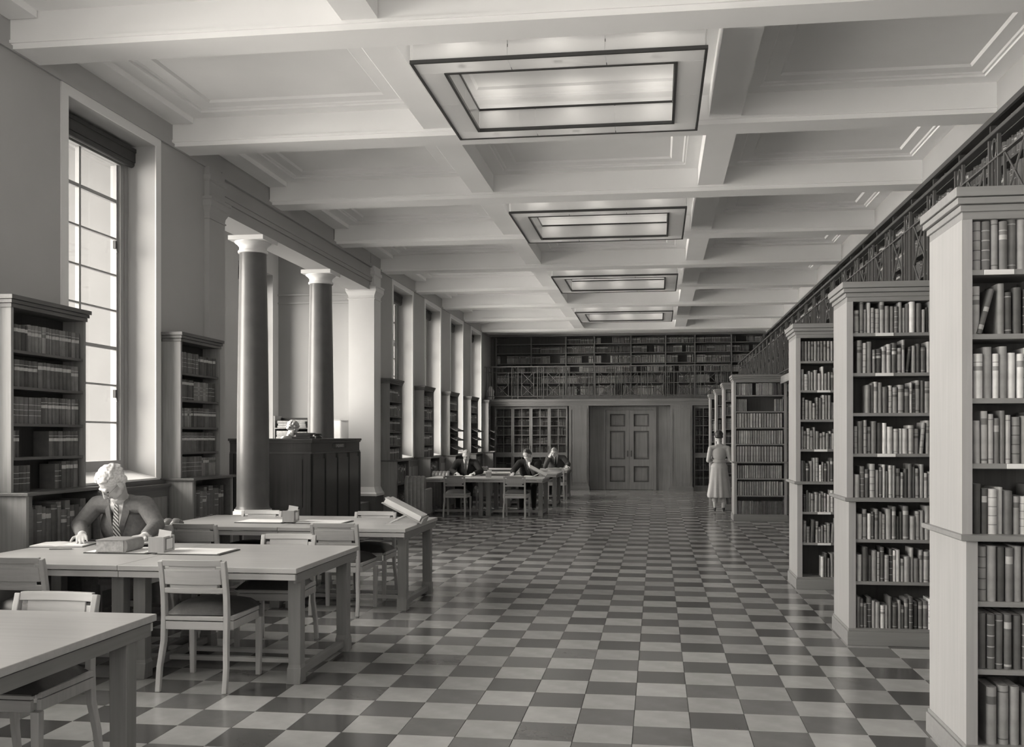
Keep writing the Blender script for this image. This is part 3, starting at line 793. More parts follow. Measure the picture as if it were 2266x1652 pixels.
def gallery_right():
    o = Vector((3.2, 3.0, 2.66)); xf, xb = 3.2, 3.46
    t = thing('gallery_bookcase', 'long dark shelving of books behind the right gallery railing', 'bookcase', o)
    MB(o).box(xf+.01, xb, 3.0, 28.9, 2.66, 2.80).build('plinth', M['gal'], t)
    MB(o).box(xb-.01, xb, 3.0, 28.9, 2.80, 4.61).build('back_panel', M['oakin'], t)
    MB(o).box(xf-.03, xf, 3.0, 28.9, 4.56, 4.615).build('cornice', M['gal'], t)
    r = random.Random(8); n = 27
    for k, z in enumerate(GZ): MB(o).box(xf+.01, xb-.01, 3.0, 28.9, z-.022, z).build('shelf', M['gal'], t)
    for i in range(n+1):
        y = 3.02+i*(28.86-3.02)/n
        for k in range(6): pass
        MB(o).box(xf, xb-.01, y-.018, y+.018, 2.80, 4.56).build('upright', M['galz'], t)
        if i == n: break
        a, b = y+.02, y+(28.86-3.02)/n-.02
        if a < 5.0: continue
        for k, z in enumerate(GZ):
            if k == 5 and r.random() < .4: continue
            H = ([3.19, 3.505, 3.79, 4.10, 4.38, 4.56][k]-.02-z)
            g = ()
            if r.random() < .5: s = r.uniform(.0, .6); g = ((s, s+r.uniform(.15, .4)),)
            shelf_row((xf+.03, a, z), (0,1,0), (1,0,0), b-a, 1, [1,2,2,3], (.70*H, .88*H), (.03, .055), None, g, 0, seed=3000+20*i+k, uniform=(a > 12))  # low book tones stand in for the gallery's dim light
gallery_right()

# ------------------------------------------------------------------ place the books
def spoken(q):
    cn, i = q['where']
    return cn, SHN[i]
for q in queue:
    q['s'] = 0
    if q['where']:
        p = camproj(q['o'].x, q['o'].y, q['o'].z)
        if p and p[0] < 2275: q['s'] = q['w']*q['h']/p[2]**2
queue.sort(key=lambda q: -q['s'])
indiv = [q for q in queue[:300] if q['s'] > 0]
rest = [q for q in queue if q['s'] == 0]+[q for q in queue[300:] if q['s'] > 0]
indiv.sort(key=lambda q: (q['where'], q['o'].x))
TONE = ['black','black','dark','dark grey','dull grey','grey','light grey','pale','cream','white']
last = None; n = 0
CN = {'nearest': 'nearest right-hand bookcase', 'second': 'second right-hand bookcase', 'third': 'third right-hand bookcase', 'fourth': "bookcase beside the standing woman", 'fifth': 'bookcase behind the woman', 'sixth': 'second-last right bookcase', 'last': 'last right bookcase'}
for q in indiv:
    cn, sn = spoken(q)
    if (cn, sn) != last: last = (cn, sn); n = 0
    lab = '%s %sbook, %s from left, %s, %s' % (TONE[q['t']], 'leaning ' if abs(q['a']) > .05 else ('tall ' if q['h'] > .25 else ('thin ' if q['w'] < .026 else '')), ORD[n], sn, CN[cn])
    n += 1
    mb = MB(); book_geo(mb, q['w'], q['h'], q['d'], Matrix.Identity(4), 0, 1, q['bands'], seg=4)
    o = mb.build('book', [BM[q['t']], M['gilt'] if q['t'] < 5 else BM[max(1, q['t']-3)]])
    smooth_by_angle(o, .9)
    T = book_T(q); o.matrix_world = T
    tag(o, lab, 'book', 'books on the %s of the %s' % (sn, CN[cn]))
    w, h, d = q['w'], q['h'], q['d']
    MB().box(-w/2+.003, w/2-.003, .006, d-.004, h-.001, h+.0008).build('page_block', M['pages'], o)
mb = MB()
for q in rest: book_geo(mb, q['w'], q['h'], q['d'], book_T(q), q['t'], 10+(q['t'] > 4), q['bands'] if len(q['bands']) < 3 else q['bands'][1:4], seg=3 if q['o'].y < 22 else 2)
o = mb.build('shelved_books', BM+[M['gilt'], BM[3]])
tag(o, 'bound books filling the galleries, glazed cases and farther shelves', 'books', 'books farther off', 'stuff')

# ------------------------------------------------------------------ enquiry desk
def enquiry():
    o = Vector((-5.5, 14.2, 0)); x0, x1, y0, y1, H = -6.12, -4.90, 13.10, 15.33, 1.535
    t = thing('enquiry_desk', 'tall dark mahogany enquiry desk beside the stone columns', 'desk', o)
    MB(o).box(x0, x1, y0, y0+.03, .40, 1.50).build('near_front', M['desk'], t)
    MB(o).box(x1-.03, x1, y0+.03, y1-.03, 0, 1.50).build('aisle_front', M['desk'], t)
    MB(o).box(x0, x1, y1-.03, y1, .40, 1.50).build('far_front', M['desk'], t)
    MB(o).box(x0-.02, x1+.03, y0-.03, y0+.30, 1.50, H).box(x1-.14, x1+.03, y0+.30, y1-.30, 1.50, H).box(x0-.02, x1+.03, y1-.30, y1+.03, 1.50, H).build('top', M['deskx'], t, bevel=.006)
    MB(o).box(x0, x1+.012, y0-.012, y0, 1.315, 1.34).box(x1, x1+.012, y0, y1, 1.315, 1.34).box(x0, x1+.02, y0-.02, y0-.0, 1.475, 1.50).box(x1, x1+.02, y0, y1, 1.475, 1.50).build('frieze_moulding', M['deskx'], t)
    MB(o).box(x1, x1+.025, y0-.02, y1, 0, .16).build('plinth', M['deskx'], t)
    ys = [y0+.04+i*(y1-y0-.04)/4 for i in range(5)]
    for i in range(4):
        a, b = ys[i]+.05, ys[i+1]-.03
        MB(o).box(x1, x1+.010, a, b, .28, 1.24).build('panel', M['desk'], t)
        MB(o).box(x1, x1+.022, ys[i]-.02, ys[i]+.03, .16, 1.315).build('stile', M['desk'], t)
    MB(o).box(x1, x1+.022, y1-.03, y1, .16, 1.315).build('stile', M['desk'], t)
    MB(o).box(x0+.10, x1-.13, y0-.010, y0, .55, 1.24).build('panel', M['desk'], t)
    MB(o).box(x0, x0+.06, y0-.018, y0, .40, 1.315).build('stile', M['desk'], t)
    MB(o).box(x1-.08, x1, y0-.018, y0, .0, 1.315).build('stile', M['desk'], t)
    s = MB(o).box(x1, x1+.008, 14.02, 14.62, 1.392, 1.455).build('sign_plate', M['brass'], t)
    cu = bpy.data.curves.new('lettering', 'FONT'); cu.body = 'ENQUIRIES'; cu.size = .062; cu.align_x = 'CENTER'; cu.align_y = 'CENTER'; cu.extrude = .0015; cu.space_character = 1.25
    tx = bpy.data.objects.new('lettering_source', cu); C.objects.link(tx)
    bpy.context.view_layer.update()
    me = bpy.data.meshes.new_from_object(tx.evaluated_get(bpy.context.evaluated_depsgraph_get())); bpy.data.objects.remove(tx)
    me.materials.clear(); me.materials.append(M['gilt'])
    ob = bpy.data.objects.new('lettering', me); C.objects.link(ob); ob.parent = s
    ob.matrix_local = Matrix.Translation(Vector((x1+.0095, 14.32, 1.423))-o) @ Matrix(((0,0,1,0),(1,0,0,0),(0,1,0,0),(0,0,0,1)))
    # instrument on the desk top, in front of the woman
    k = thing('typewriter', 'black typewriter on the enquiry desk in front of the woman', 'typewriter', (-5.08, 13.27, H))
    MB().box(-.14, .14, -.10, .10, 0, .03).box(-.11, .11, -.02, .10, .03, .06).build('body', M['black'], k, bevel=.008)
    MB().bar((-.16, .05, .068), (.16, .05, .068), .014, 10).build('roller', M['black'], k)
    b = thing('telephone', 'black telephone on the enquiry desk right of the typewriter', 'telephone', (-4.965, 13.56, H))
    m = MB(); m.lathe([(.06, 0), (.064, .02), (.04, .045), (.025, .055)], (0, 0, 0), 14); m.build('base', M['black'], b)
    MB().bar((0, -.09, .065), (0, .09, .065), .011, 8).bar((0, -.09, .065), (0, -.10, .04), .022, 8).bar((0, .09, .065), (0, .10, .04), .022, 8).build('handset', M['black'], b)
enquiry()
def desk_shelf():
    o = Vector((-6.35, 16.2, .4)); x0, x1, y0, y1 = -6.71, -6.06, 16.1, 16.4
    t = thing('shelf_unit', 'low open shelf unit of stacked papers behind the seated woman', 'shelves', o)
    MB(o).box(x0, x0+.025, y0, y1, .4, 1.93).box(x1-.025, x1, y0, y1, .4, 1.93).build('side', M['lcase'], t)
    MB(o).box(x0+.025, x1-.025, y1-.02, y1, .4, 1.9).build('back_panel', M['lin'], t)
    for z in (.5, .9, 1.25, 1.50, 1.72): MB(o).box(x0+.025, x1-.025, y0, y1-.02, z-.02, z).build('shelf', M['lcase'], t)
    r = random.Random(3); n = 0
    for z in (1.50, 1.72):
        for c in (-6.54, -6.24):
            zz = z
            for k in range(5 if z < 1.6 else 4):
                h = r.uniform(.018, .045); w = r.uniform(.20, .26); dx = r.uniform(-.015, .015)
                q = thing('volume', 'flat-lying volume, %s from bottom, %s %s pile behind the desk' % (ORD[n % 5] if z < 1.6 else ORD[k], 'lower' if z < 1.6 else 'upper', 'left' if c < -6.4 else 'right'), 'book', (c+dx, 16.22, zz), r.uniform(-.05, .05), 'volumes stacked on the shelf behind the desk')
                q['label'] = '%s book lying flat, %s from bottom, %s %s stack behind the desk' % (r.choice(['pale', 'white']) if k % 2 else 'grey', ORD[k], 'lower' if z < 1.6 else 'upper', 'left' if c < -6.4 else 'right')
                q.name = 'book'
                MB().box(-w/2, w/2, -.11, .09, 0, h).build('cover', BM[r.choice([3,5,7,8])], q); MB().box(-w/2+.01, w/2-.01, -.113, -.109, .004, h-.004).build('page_block', M['pages'], q)
                zz += h+.0005
                if zz > z+.17: break
                n += 1
desk_shelf()
b = thing('screen_panel', 'narrow pale upright board leaning by the far column behind the desk', 'board', (-5.78, 16.9, .4))
MB().box(-.17, .02, -.03, .03, 0, 1.46).build('board', M['white'], b); MB().box(-.175, .025, -.035, .035, 1.46, 1.48).build('edge_strip', M['chair'], b)

# ------------------------------------------------------------------ reading tables
TX0t, TX1t = -4.56, -2.20
def table_proto():
    # local origin: centre of the table on the floor
    t = thing('reading_table', 'x', 'table', (0, 0, 0))
    hx, hy = (TX1t-TX0t)/2, .625
    for s in (-1, 1):
        a, b = (-hx, -.0015) if s < 0 else (.0015, hx)
        MB().box(a, b, -hy, hy, .712, .744).build('tabletop', M['tab'], t, bevel=.003)
        MB().box(a+(.0 if s > 0 else .012), b-(.012 if s > 0 else 0), -hy+.012, -hy+.03, .668, .706).build('apron', M['tab'], t, bevel=.002)
        MB().box(a+(.0 if s > 0 else .012), b-(.012 if s > 0 else 0), hy-.03, hy-.012, .668, .706).build('apron', M['tab'], t, bevel=.002)
        e = hx-.012
        MB().box(s*e, s*(e-.018), -hy+.031, hy-.031, .648, .706).build('end_apron', M['taby'], t, bevel=.002)
    for x in (-hx+.065, -.075, .075, hx-.065):
        for y in (-hy+.17, hy-.17):
            w = .042; m = MB()
            rectloft(m, x-w, x+w, y-w, y+w, [(0, .704), (-.002, .12), (.004, .09)][::-1])
            sg = 1 if y > 0 else -1
            m.extrude([(y-w-(.02 if sg < 0 else .004), 0), (y+w+(.02 if sg > 0 else .004), 0), (y+w+.004, .10), (y-w-.004, .10)], 'X', x-w-.004, x+w+.004)
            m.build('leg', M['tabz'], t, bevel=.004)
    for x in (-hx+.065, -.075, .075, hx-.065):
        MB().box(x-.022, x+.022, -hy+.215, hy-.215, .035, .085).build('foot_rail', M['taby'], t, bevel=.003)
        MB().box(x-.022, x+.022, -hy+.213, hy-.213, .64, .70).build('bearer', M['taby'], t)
    for y in (-.13, .13): MB().box(-hx+.09, hx-.09, y-.022, y+.022, .045, .075).build('stretcher', M['tab'], t, bevel=.003)
    return t
tab0 = table_proto()
TC = (TX0t+TX1t)/2
TY = [3.49, 6.255, 8.815, 19.06, 21.62, 24.18]
TL = ['light oak reading table in the bottom left corner, its top bare', 'light oak reading table where the white-haired man sits', 'light oak reading table with a reading stand, behind the white-haired man\'s',
      'far reading table seating two men in dark suits', 'far reading table covered with papers, behind the two men', 'farthest reading table, where a lone man leans on his hand']
for i, (y, l) in enumerate(zip(TY, TL)):
    if i == 0: tab0.location = (TC-.075, y, 0); tag(tab0, l, group='oak reading tables in a row')
    else: copy_tree(tab0, (TC, y, 0), 0, l, 'oak reading tables in a row')

# ------------------------------------------------------------------ chairs: origin on the floor under the seat centre, back toward -y
def chair_proto():
    t = thing('library_chair', 'x', 'chair', (0, 0, 0))
    W = .20
    prof = [(-.285, 0), (-.262, .15), (-.235, .30), (-.225, .45), (-.232, .58), (-.255, .72), (-.275, .80)]
    for s in (-1, 1):
        pts = [(s*(W+(.012 if z < .3 else 0)-.0*z), y, z) for y, z in prof]
        MB().path(pts, .030, [.028, .034, .040, .044, .040, .036, .030]).build('rear_leg', M['chair'], t, bevel=.004)
        MB().path([(s*.225, .20, 0), (s*.228, .205, .38)], [.032, .040], [.032, .040]).build('front_leg', M['chair'], t, bevel=.004)
        MB().box(s*.222-.011, s*.222+.011, -.205, .185, .375, .425).box(s*.222-.013, s*.222+.013, -.205, .185, .43, .455).build('side_rail', M['chair'], t, bevel=.002)
    MB().box(-W+.015, W-.015, -.245, -.215, .375, .425).box(-W+.015, W-.015, -.247, -.213, .432, .455).build('back_seat_rail', M['chairx'], t, bevel=.002)
    MB().box(-.205, .205, .193, .217, .375, .425).box(-.21, .21, .19, .22, .43, .455).build('front_rail', M['chairx'], t, bevel=.002)
    def curved(x0, x1, z0, z1, yb0, yb1, th, bow, name, mat, lean=.0):
        m = MB(); n = 8; vs = []; fs = []
        for k in range(n+1):
            x = x0+(x1-x0)*k/n; q = 1-(2*x/(2*W))**2
            for z, yy in ((z0, yb0), (z1, yb1)):
                y = yy-bow*q
                vs += [(x, y-th/2, z), (x, y+th/2, z)]
        for k in range(n):
            b = 4*k
            for a, c in ((0, 2), (2, 3), (3, 1), (1, 0)): fs.append((b+a, b+c, b+4+c, b+4+a))
        fs += [(0, 1, 3, 2), (4*n, 4*n+2, 4*n+3, 4*n+1)]
        return m.add(vs, fs).build(name, mat, t, bevel=.003)
    curved(-W+.014, W-.014, .768, .808, -.264, -.274, .026, .022, 'top_rail', M['chairx'])
    curved(-W+.014, W-.014, .600, .632, -.236, -.242, .026, .022, 'lower_rail', M['chairx'])
    curved(-.150, .150, .630, .770, -.240, -.263, .010, .022, 'back_board', M['chairx'])
    curved(-.178, .178, .655, .748, -.250, -.266, .016, .026, 'splat', M['chairx'])
    # cushion
    m = MB(); n = 9; vs = []; fs = []
    for i in range(n+1):
        for j in range(n+1):
            u, v = -1+2*i/n, -1+2*j/n
            x = u*(.222+.01*v); y = -.195+(v+1)/2*.43
            e = (1-u**6)*(1-v**6); z = .456+.050*e**.30+.032*(1-u*u)*(1-v*v)
            vs.append((x, y, z))
    for i in range(n):
        for j in range(n): fs.append((i*(n+1)+j, (i+1)*(n+1)+j, (i+1)*(n+1)+j+1, i*(n+1)+j+1))
    b = len(vs)
    m.add(vs, fs).add([(-.205, -.19, .45), (.205, -.19, .45), (.225, .23, .45), (-.225, .23, .45)], [(3, 2, 1, 0)])
    o = m.build('seat_cushion', M['seat'], t); smooth_by_angle(o, 1.2)
    return t
ch0 = chair_proto()
used = [0]
def chair(x, y, facing, label, turn=0):
    rz = (0 if facing > 0 else math.pi)+math.radians(turn)
    if not used[0]:
        used[0] = 1; ch0.location = (x, y, 0); ch0.rotation_euler = (0, 0, rz); tag(ch0, label, group='oak library chairs with dark leather seats'); return ch0
    return copy_tree(ch0, (x, y, 0), rz, label, 'oak library chairs with dark leather seats')
# facing +1: seat toward +y (back to the viewer)
chair(-2.81, 5.76, 1, 'oak chair seen from behind in the foreground, its whole back and legs clear', 1)
chair(-3.98, 5.74, 1, 'oak chair cut off by the left edge, back to the viewer')
chair(-2.86, 3.98, -1, 'chair tucked behind the bare corner table, facing the viewer')
chair(-2.80, 6.78, -1, 'chair facing the viewer at the white-haired man\'s table, right end', 3)
chair(-4.27, 7.32, -1, 'oak chair the white-haired man is sitting on')
chair(-3.96, 8.04, 1, 'chair with its back to the viewer, just right of the seated white-haired man')
chair(-2.78, 8.26, 1, 'chair with its back to the viewer at the right end of the reading-stand table')
chair(-4.00, 9.03, -1, 'chair in front of the near column, top rail above the far table edge')
chair(-2.80, 9.02, -1, 'chair behind the reading stand, top rail under the enquiry desk')
chair(-3.90, 18.42, 1, 'far chair, back to viewer, in front of the leftmost dark-suited reader')
chair(-2.72, 18.42, 1, 'far chair, back to viewer, in front of the hand-to-chin reader')
chair(-4.00, 20.02, -1, 'chair the leftmost far reader sits on')
chair(-2.66, 20.02, -1, 'chair the far reader with hand to chin sits on')
chair(-3.20, 22.40, -1, 'empty chair behind the paper-strewn far table, facing the viewer')
chair(-2.64, 25.00, -1, 'chair the lone reader at the farthest table sits on')
chair(-2.45, 23.36, 1, 'pale chair partly hidden between the two farthest tables')

# ribbed leather easy chairs against the window cupboards
def easy_proto(ribs=True):
    t = thing('easy_chair', 'x', 'armchair', (0, 0, 0))
    # back faces the viewer (-y); seat toward +y
    m = MB(); n = 5; w = .185
    for k in range(n):
        x0 = -w+2*w*k/n; x1 = x0+2*w/n; xm = (x0+x1)/2; r = .0
        prof = [(-.02, .10), (-.03, .70), (-.01, .80), (.05, .845), (.12, .82), (.15, .74), (.14, .36), (.0, .10)]
        vs = []; fs = []
        for x, sc_ in ((x0, .93), (xm-.018, 1.0), (xm+.018, 1.0), (x1, .93)):
            for y, z in prof: vs.append((x, .06+(y-.06)*sc_, z*(1 if z < .5 else (1-(1-sc_)*.22))))
        p = len(prof)
        for a in range(3):
            for q in range(p): fs.append((a*p+q, a*p+(q+1) % p, (a+1)*p+(q+1) % p, (a+1)*p+q))
        fs += [tuple(range(p))[::-1], tuple(3*p+q for q in range(p))]
        m.add(vs, fs)
    smooth_by_angle(m.build('ribbed_back', M['hide'], t), .9)
    MB().box(-.175, .175, .13, .56, .16, .42).build('seat', M['hide'], t, bevel=.03)
    for s in (-1, 1): MB().box(s*.15, s*.21, .02, .56, .12, .60).build('arm', M['hide'], t, bevel=.03)
    for x in (-.16, .16):
        for y in (.04, .52): MB().box(x-.02, x+.02, y-.02, y+.02, 0, .15).build('foot', M['lcase'], t)
    return t
ez = easy_proto(); ez.location = (-4.32, 7.82, 0); tag(ez, 'ribbed leather easy chair back just right of the white-haired man', group='leather easy chairs along the window wall')
for x, y, l in ((-4.40, 5.36, 'ribbed leather easy chair barely showing at the left edge'), (-4.42, 17.10, 'dark padded easy chair beyond the alcove, left of the far tables'), (-4.50, 19.60, 'padded easy chair back behind the leftmost far reader'), (-4.28, 22.95, 'padded easy chair near the sloping display shelves')):
    copy_tree(ez, (x, y, 0), 0, l, 'leather easy chairs along the window wall')

# ------------------------------------------------------------------ things on the tables
TZ = .744
def blotter(x, y, label, rz=0):
    t = thing('blotter', label, 'blotter', (x, y, TZ+.0005), rz, 'desk blotters')
    MB().box(-.235, .235, -.165, .165, 0, .006).build('pad', M['blot'], t)
    MB().box(-.222, .212, -.155, .155, .006, .010).build('paper', M['paper'], t)
def cardbox(x, y, label, rz=0, small=1):
    t = thing('card_box', label, 'card box', (x, y, TZ+.011), math.radians(rz), 'wooden card boxes on the tables')
    # long side with a label along +x face
    m = MB().box(-.055, .055, -.09, -.08, 0, .108).box(-.055, .055, .08, .09, 0, .108).box(-.055, -.045, -.08, .08, 0, .10).box(.045, .055, -.08, .08, 0, .108).box(-.045, .045, -.08, .08, 0, .008)
    m.build('box', M['chair'], t, bevel=.002)
    MB().box(.055, .058, -.055, .050, .020, .090).build('label', M['paper'], t)
    MB().box(.055, .060, -.063, -.055, .014, .096).box(.055, .060, .050, .058, .014, .096).box(.055, .060, -.055, .050, .090, .096).build('label_frame', M['tabz'], t)
    for k in range(5): MB().box(-.04, .04, -.06+k*.022, -.059+k*.022, .01, .098+.006*(k % 2)).build('card', M['paper'], t)
    T = Matrix.Rotation(.16, 4, 'Y')
    MB().box(-.045, .045, .01, .012, .03, .148, T=T).build('tall_card', M['paper'], t)
def open_book(x, y, label, rz=0, w=.20, h=.27, z=TZ, tilt=0, thick=.022):
    t = thing('open_book', label, 'book', (x, y, z), math.radians(rz), 'open books and papers on the tables')
    MB().box(-w-.006, w+.006, -h/2-.005, h/2+.005, 0, .005).build('cover', BM[3], t)
    for s in (-1, 1):
        m = MB(); n = 8; poly = [(s*.002, .005)]
        for k in range(n+1):
            q = k/n; poly.append((s*(.002+q*(w-.002)), .008+thick*(math.sin(min(1, q*3.2)*math.pi/2)*.95)*(1-.55*q)))
        poly.append((s*w, .005))
        vs = []; 
        for yy in (-h/2, h/2): vs += [(p, yy, zz) for p, zz in poly]
        c = len(poly); fs = [(k, (k+1) % c, c+(k+1) % c, c+k) for k in range(c)]+[tuple(range(c))[::-1], tuple(range(c, 2*c))]
        m.add(vs, fs); smooth_by_angle(m.build('pages', M['paper'], t), .6)
    return t
def closed_book(x, y, label, w, d, h, rz=0, tone=5, z=TZ, mi=None):
    t = thing('book', label, 'book', (x, y, z), math.radians(rz), None)
    # lies flat: page edges toward -y, rounded spine at +x
    MB().box(-w/2, w/2, -d/2, d/2, h-.004, h).box(-w/2, w/2, -d/2, d/2, 0, .004).build('cover', BM[tone], t)
    MB().box(-w/2+.004, w/2-.01, -d/2+.005, d/2-.005, .004, h-.004).build('page_block', M['pages'], t)
    m = MB(); pts = [(w/2+.0, 0)]+[(w/2+.022*math.sin(math.pi*k/8), h/2-h/2*math.cos(math.pi*k/8)) for k in range(9)]+[(w/2-.004, h), (w/2-.004, 0)]
    vs = [];
    for yy in (-d/2, d/2): vs += [(p, yy, q) for p, q in pts]
    c = len(pts); fs = [(k, (k+1) % c, c+(k+1) % c, c+k) for k in range(c)]+[tuple(range(c))[::-1], tuple(range(c, 2*c))]
    m.add(vs, fs); smooth_by_angle(m.build('spine', BM[tone], t), .6)
    return t
def stand(x, y, label, rz=0):
    t = thing('reading_stand', label, 'reading stand', (x, y, TZ), math.radians(rz), 'sloping reading stands')
    a = math.radians(27); T = Matrix.Translation((-.20, 0, .205)) @ Matrix.Rotation(a, 4, 'Y')
    MB().box(0, .42, -.15, .15, -.008, 0, T=T).build('board', M['chair'], t)
    MB().box(.405, .42, -.15, .15, 0, .045, T=T).build('lip', M['chair'], t)
    MB().box(-.17, .13, -.15, .15, 0, .012).build('foot_frame', M['chair'], t)
    for yy in (-.12, .12): MB().bar((-.13, yy, .010), (.03, yy, .090), .009, 6).build('strut', M['chair'], t)
    b = thing('book', label.replace('sloping reading stand', 'thick pale open book on the sloping stand'), 'book', (x, y, TZ), math.radians(rz), 'books on the reading stands')
    MB().box(.01, .40, -.17, .17, .002, .008, T=T).build('cover', BM[7], b)
    MB().box(.02, .395, -.16, .16, .008, .052, T=T).build('page_block', M['paper'], b)
    MB().box(.01, .39, -.17, -.005, .052, .058, T=T).build('leaf', M['paper'], b)
# second table
blotter(-3.73, 6.35, 'blotter under the thick book, nearest table but one', 0)
blotter(-3.20, 6.35, 'bare white blotter right of the card box on the white-haired man\'s table', 0)
cardbox(-3.44, 6.285, 'wooden card box with a white label by the white-haired man', 5)
closed_book(-3.77, 6.30, 'thick closed book lying on the blotter before the white-haired man', .21, .24, .085, 3, 5, TZ+.011)
open_book(-3.92, 6.66, 'large open book under the white-haired man\'s left hand', -6, .17, .24, z=TZ+.0115)
open_book(-4.40, 6.62, 'open notebook with papers under the white-haired man\'s writing hand', 10, .19, .26, thick=.012)
pn = thing('pencil', 'thin pencil lying beside the open notebook on the second table', 'pencil', (-4.25, 6.36, TZ+.006), .2)
MB().bar((-.08, 0, 0), (.08, 0, 0), .004, 6).build('shaft', BM[2], pn); MB().bar((.08, 0, 0), (.095, 0, 0), .004, 6, r2=.0008).build('tip', M['chair'], pn)
# third table
blotter(-3.72, 8.72, 'left blotter on the table with the reading stand')
blotter(-3.13, 8.72, 'right blotter on the table with the reading stand')
cardbox(-3.44, 8.665, 'wooden card box between the two blotters of the third table', 5)
stand(-2.34, 8.74, 'sloping reading stand at the near end of the third table', 4)
# far tables
cardbox(-3.33, 18.75, 'card box between the two dark-suited men', 10)
open_book(-3.95, 19.22, 'open book before the leftmost far reader', 0, .2, .28)
open_book(-2.70, 19.20, 'open book before the hand-to-chin reader', 6, .2, .28)
stand(-2.36, 19.05, 'sloping reading stand on the far table of the two men', 4)
blotter(-3.38, 21.4, 'blotter on the paper-strewn far table')
open_book(-4.05, 21.5, 'open papers at the left end of the paper-strewn table', 8, .22, .30)
closed_book(-3.15, 21.75, 'dark closed book on the paper-strewn far table', .26, .18, .07, 0, 3)
cardbox(-2.90, 21.5, 'card box on the paper-strewn far table', 8)
open_book(-2.52, 24.30, 'open book before the lone reader at the farthest table', 0, .2, .28)
closed_book(-3.1, 24.0, 'closed book at the middle of the farthest table', .22, .16, .06, 0, 3)
for k, (y, xx) in enumerate(((23.0, -4.93), (25.6, -4.93), (27.6, -4.86))):
    b = thing('papers', ['loose papers on the cupboard ledge left of the second sloping case', 'papers on the ledge beside the third far window', 'pale papers on the last cupboard ledge under the gallery'][k], 'papers', (-4.80, y, 1.131), .2*k)
    MB().box(-.07, .06, -.13, .13, 0, .012).build('bundle', M['paper'], b); MB().box(-.05, .07, -.10, .12, .012, .02, T=Matrix.Rotation(.3, 4, 'Z')).build('loose_sheet', M['pages'], b)
b = thing('cloth_bundle', 'crumpled pale parcel behind the gallery railing by the window', 'parcel', (-4.93, 28.1, 2.661))
m = MB(); m.lathe([(.09, 0), (.12, .08), (.10, .17), (.12, .26), (.07, .36), (.03, .42)], (0, 0, 0), 9); m.build('wrapping', M['paper'], b); MB().box(-.1, .1, -.005, .005, .14, .15).build('string', M['blot'], b)

# ------------------------------------------------------------------ people
SK = plain('skin', .50, .5, .4, .05, 12); HW = plain('white_hair', .62, .6, .4, .2, 60, .3, bscale=90); HD = plain('dark_hair', .05, .5, .4, .2, 40, .2)
HG = plain('greying_hair', .26, .5, .4, .2, 50, .3); HF = plain('fair_hair', .42, .5, .4, .25, 50, .3)
SG = plain('grey_flannel', .17, .85, .2, .12, 40, .15); SD = plain('dark_suiting', .028, .85, .2, .1, 40, .1); SM = plain('mid_suiting', .07, .85, .2, .1, 40, .1)
SH_ = plain('white_shirt', .70, .7, .2, .03, 20); CO = plain('pale_cotton_coat', .50, .8, .2, .04, 10, .06); SHO = plain('black_shoe', .02, .35, .5, 0)
STK = plain('stocking', .55, .6, .3, .03, 10); BL = plain('pale_blouse', .50, .8, .2, .08, 60, .1); EY = plain('eye_dark', .04, .3, .5, 0); LIP = plain('lip', .30, .5, .4, 0)
def tie_mat():
    m, n, l, b = new_mat('striped_tie_silk')
    tc = n.new('ShaderNodeTexCoord'); w = n.new('ShaderNodeTexWave'); w.inputs['Scale'].default_value = 22; w.wave_type = 'BANDS'; w.bands_direction = 'DIAGONAL'
    r = n.new('ShaderNodeMapRange'); r.inputs[1].default_value = .35; r.inputs[2].default_value = .65; r.inputs[3].default_value = .05; r.inputs[4].default_value = .5
    l.new(tc.outputs['Object'], w.inputs['Vector']); l.new(w.outputs[1], r.inputs[0]); l.new(r.outputs[0], b.inputs['Base Color']); b.inputs['Roughness'].default_value = .5
    return m
TIE = tie_mat()
def V(*a): return Vector(a)
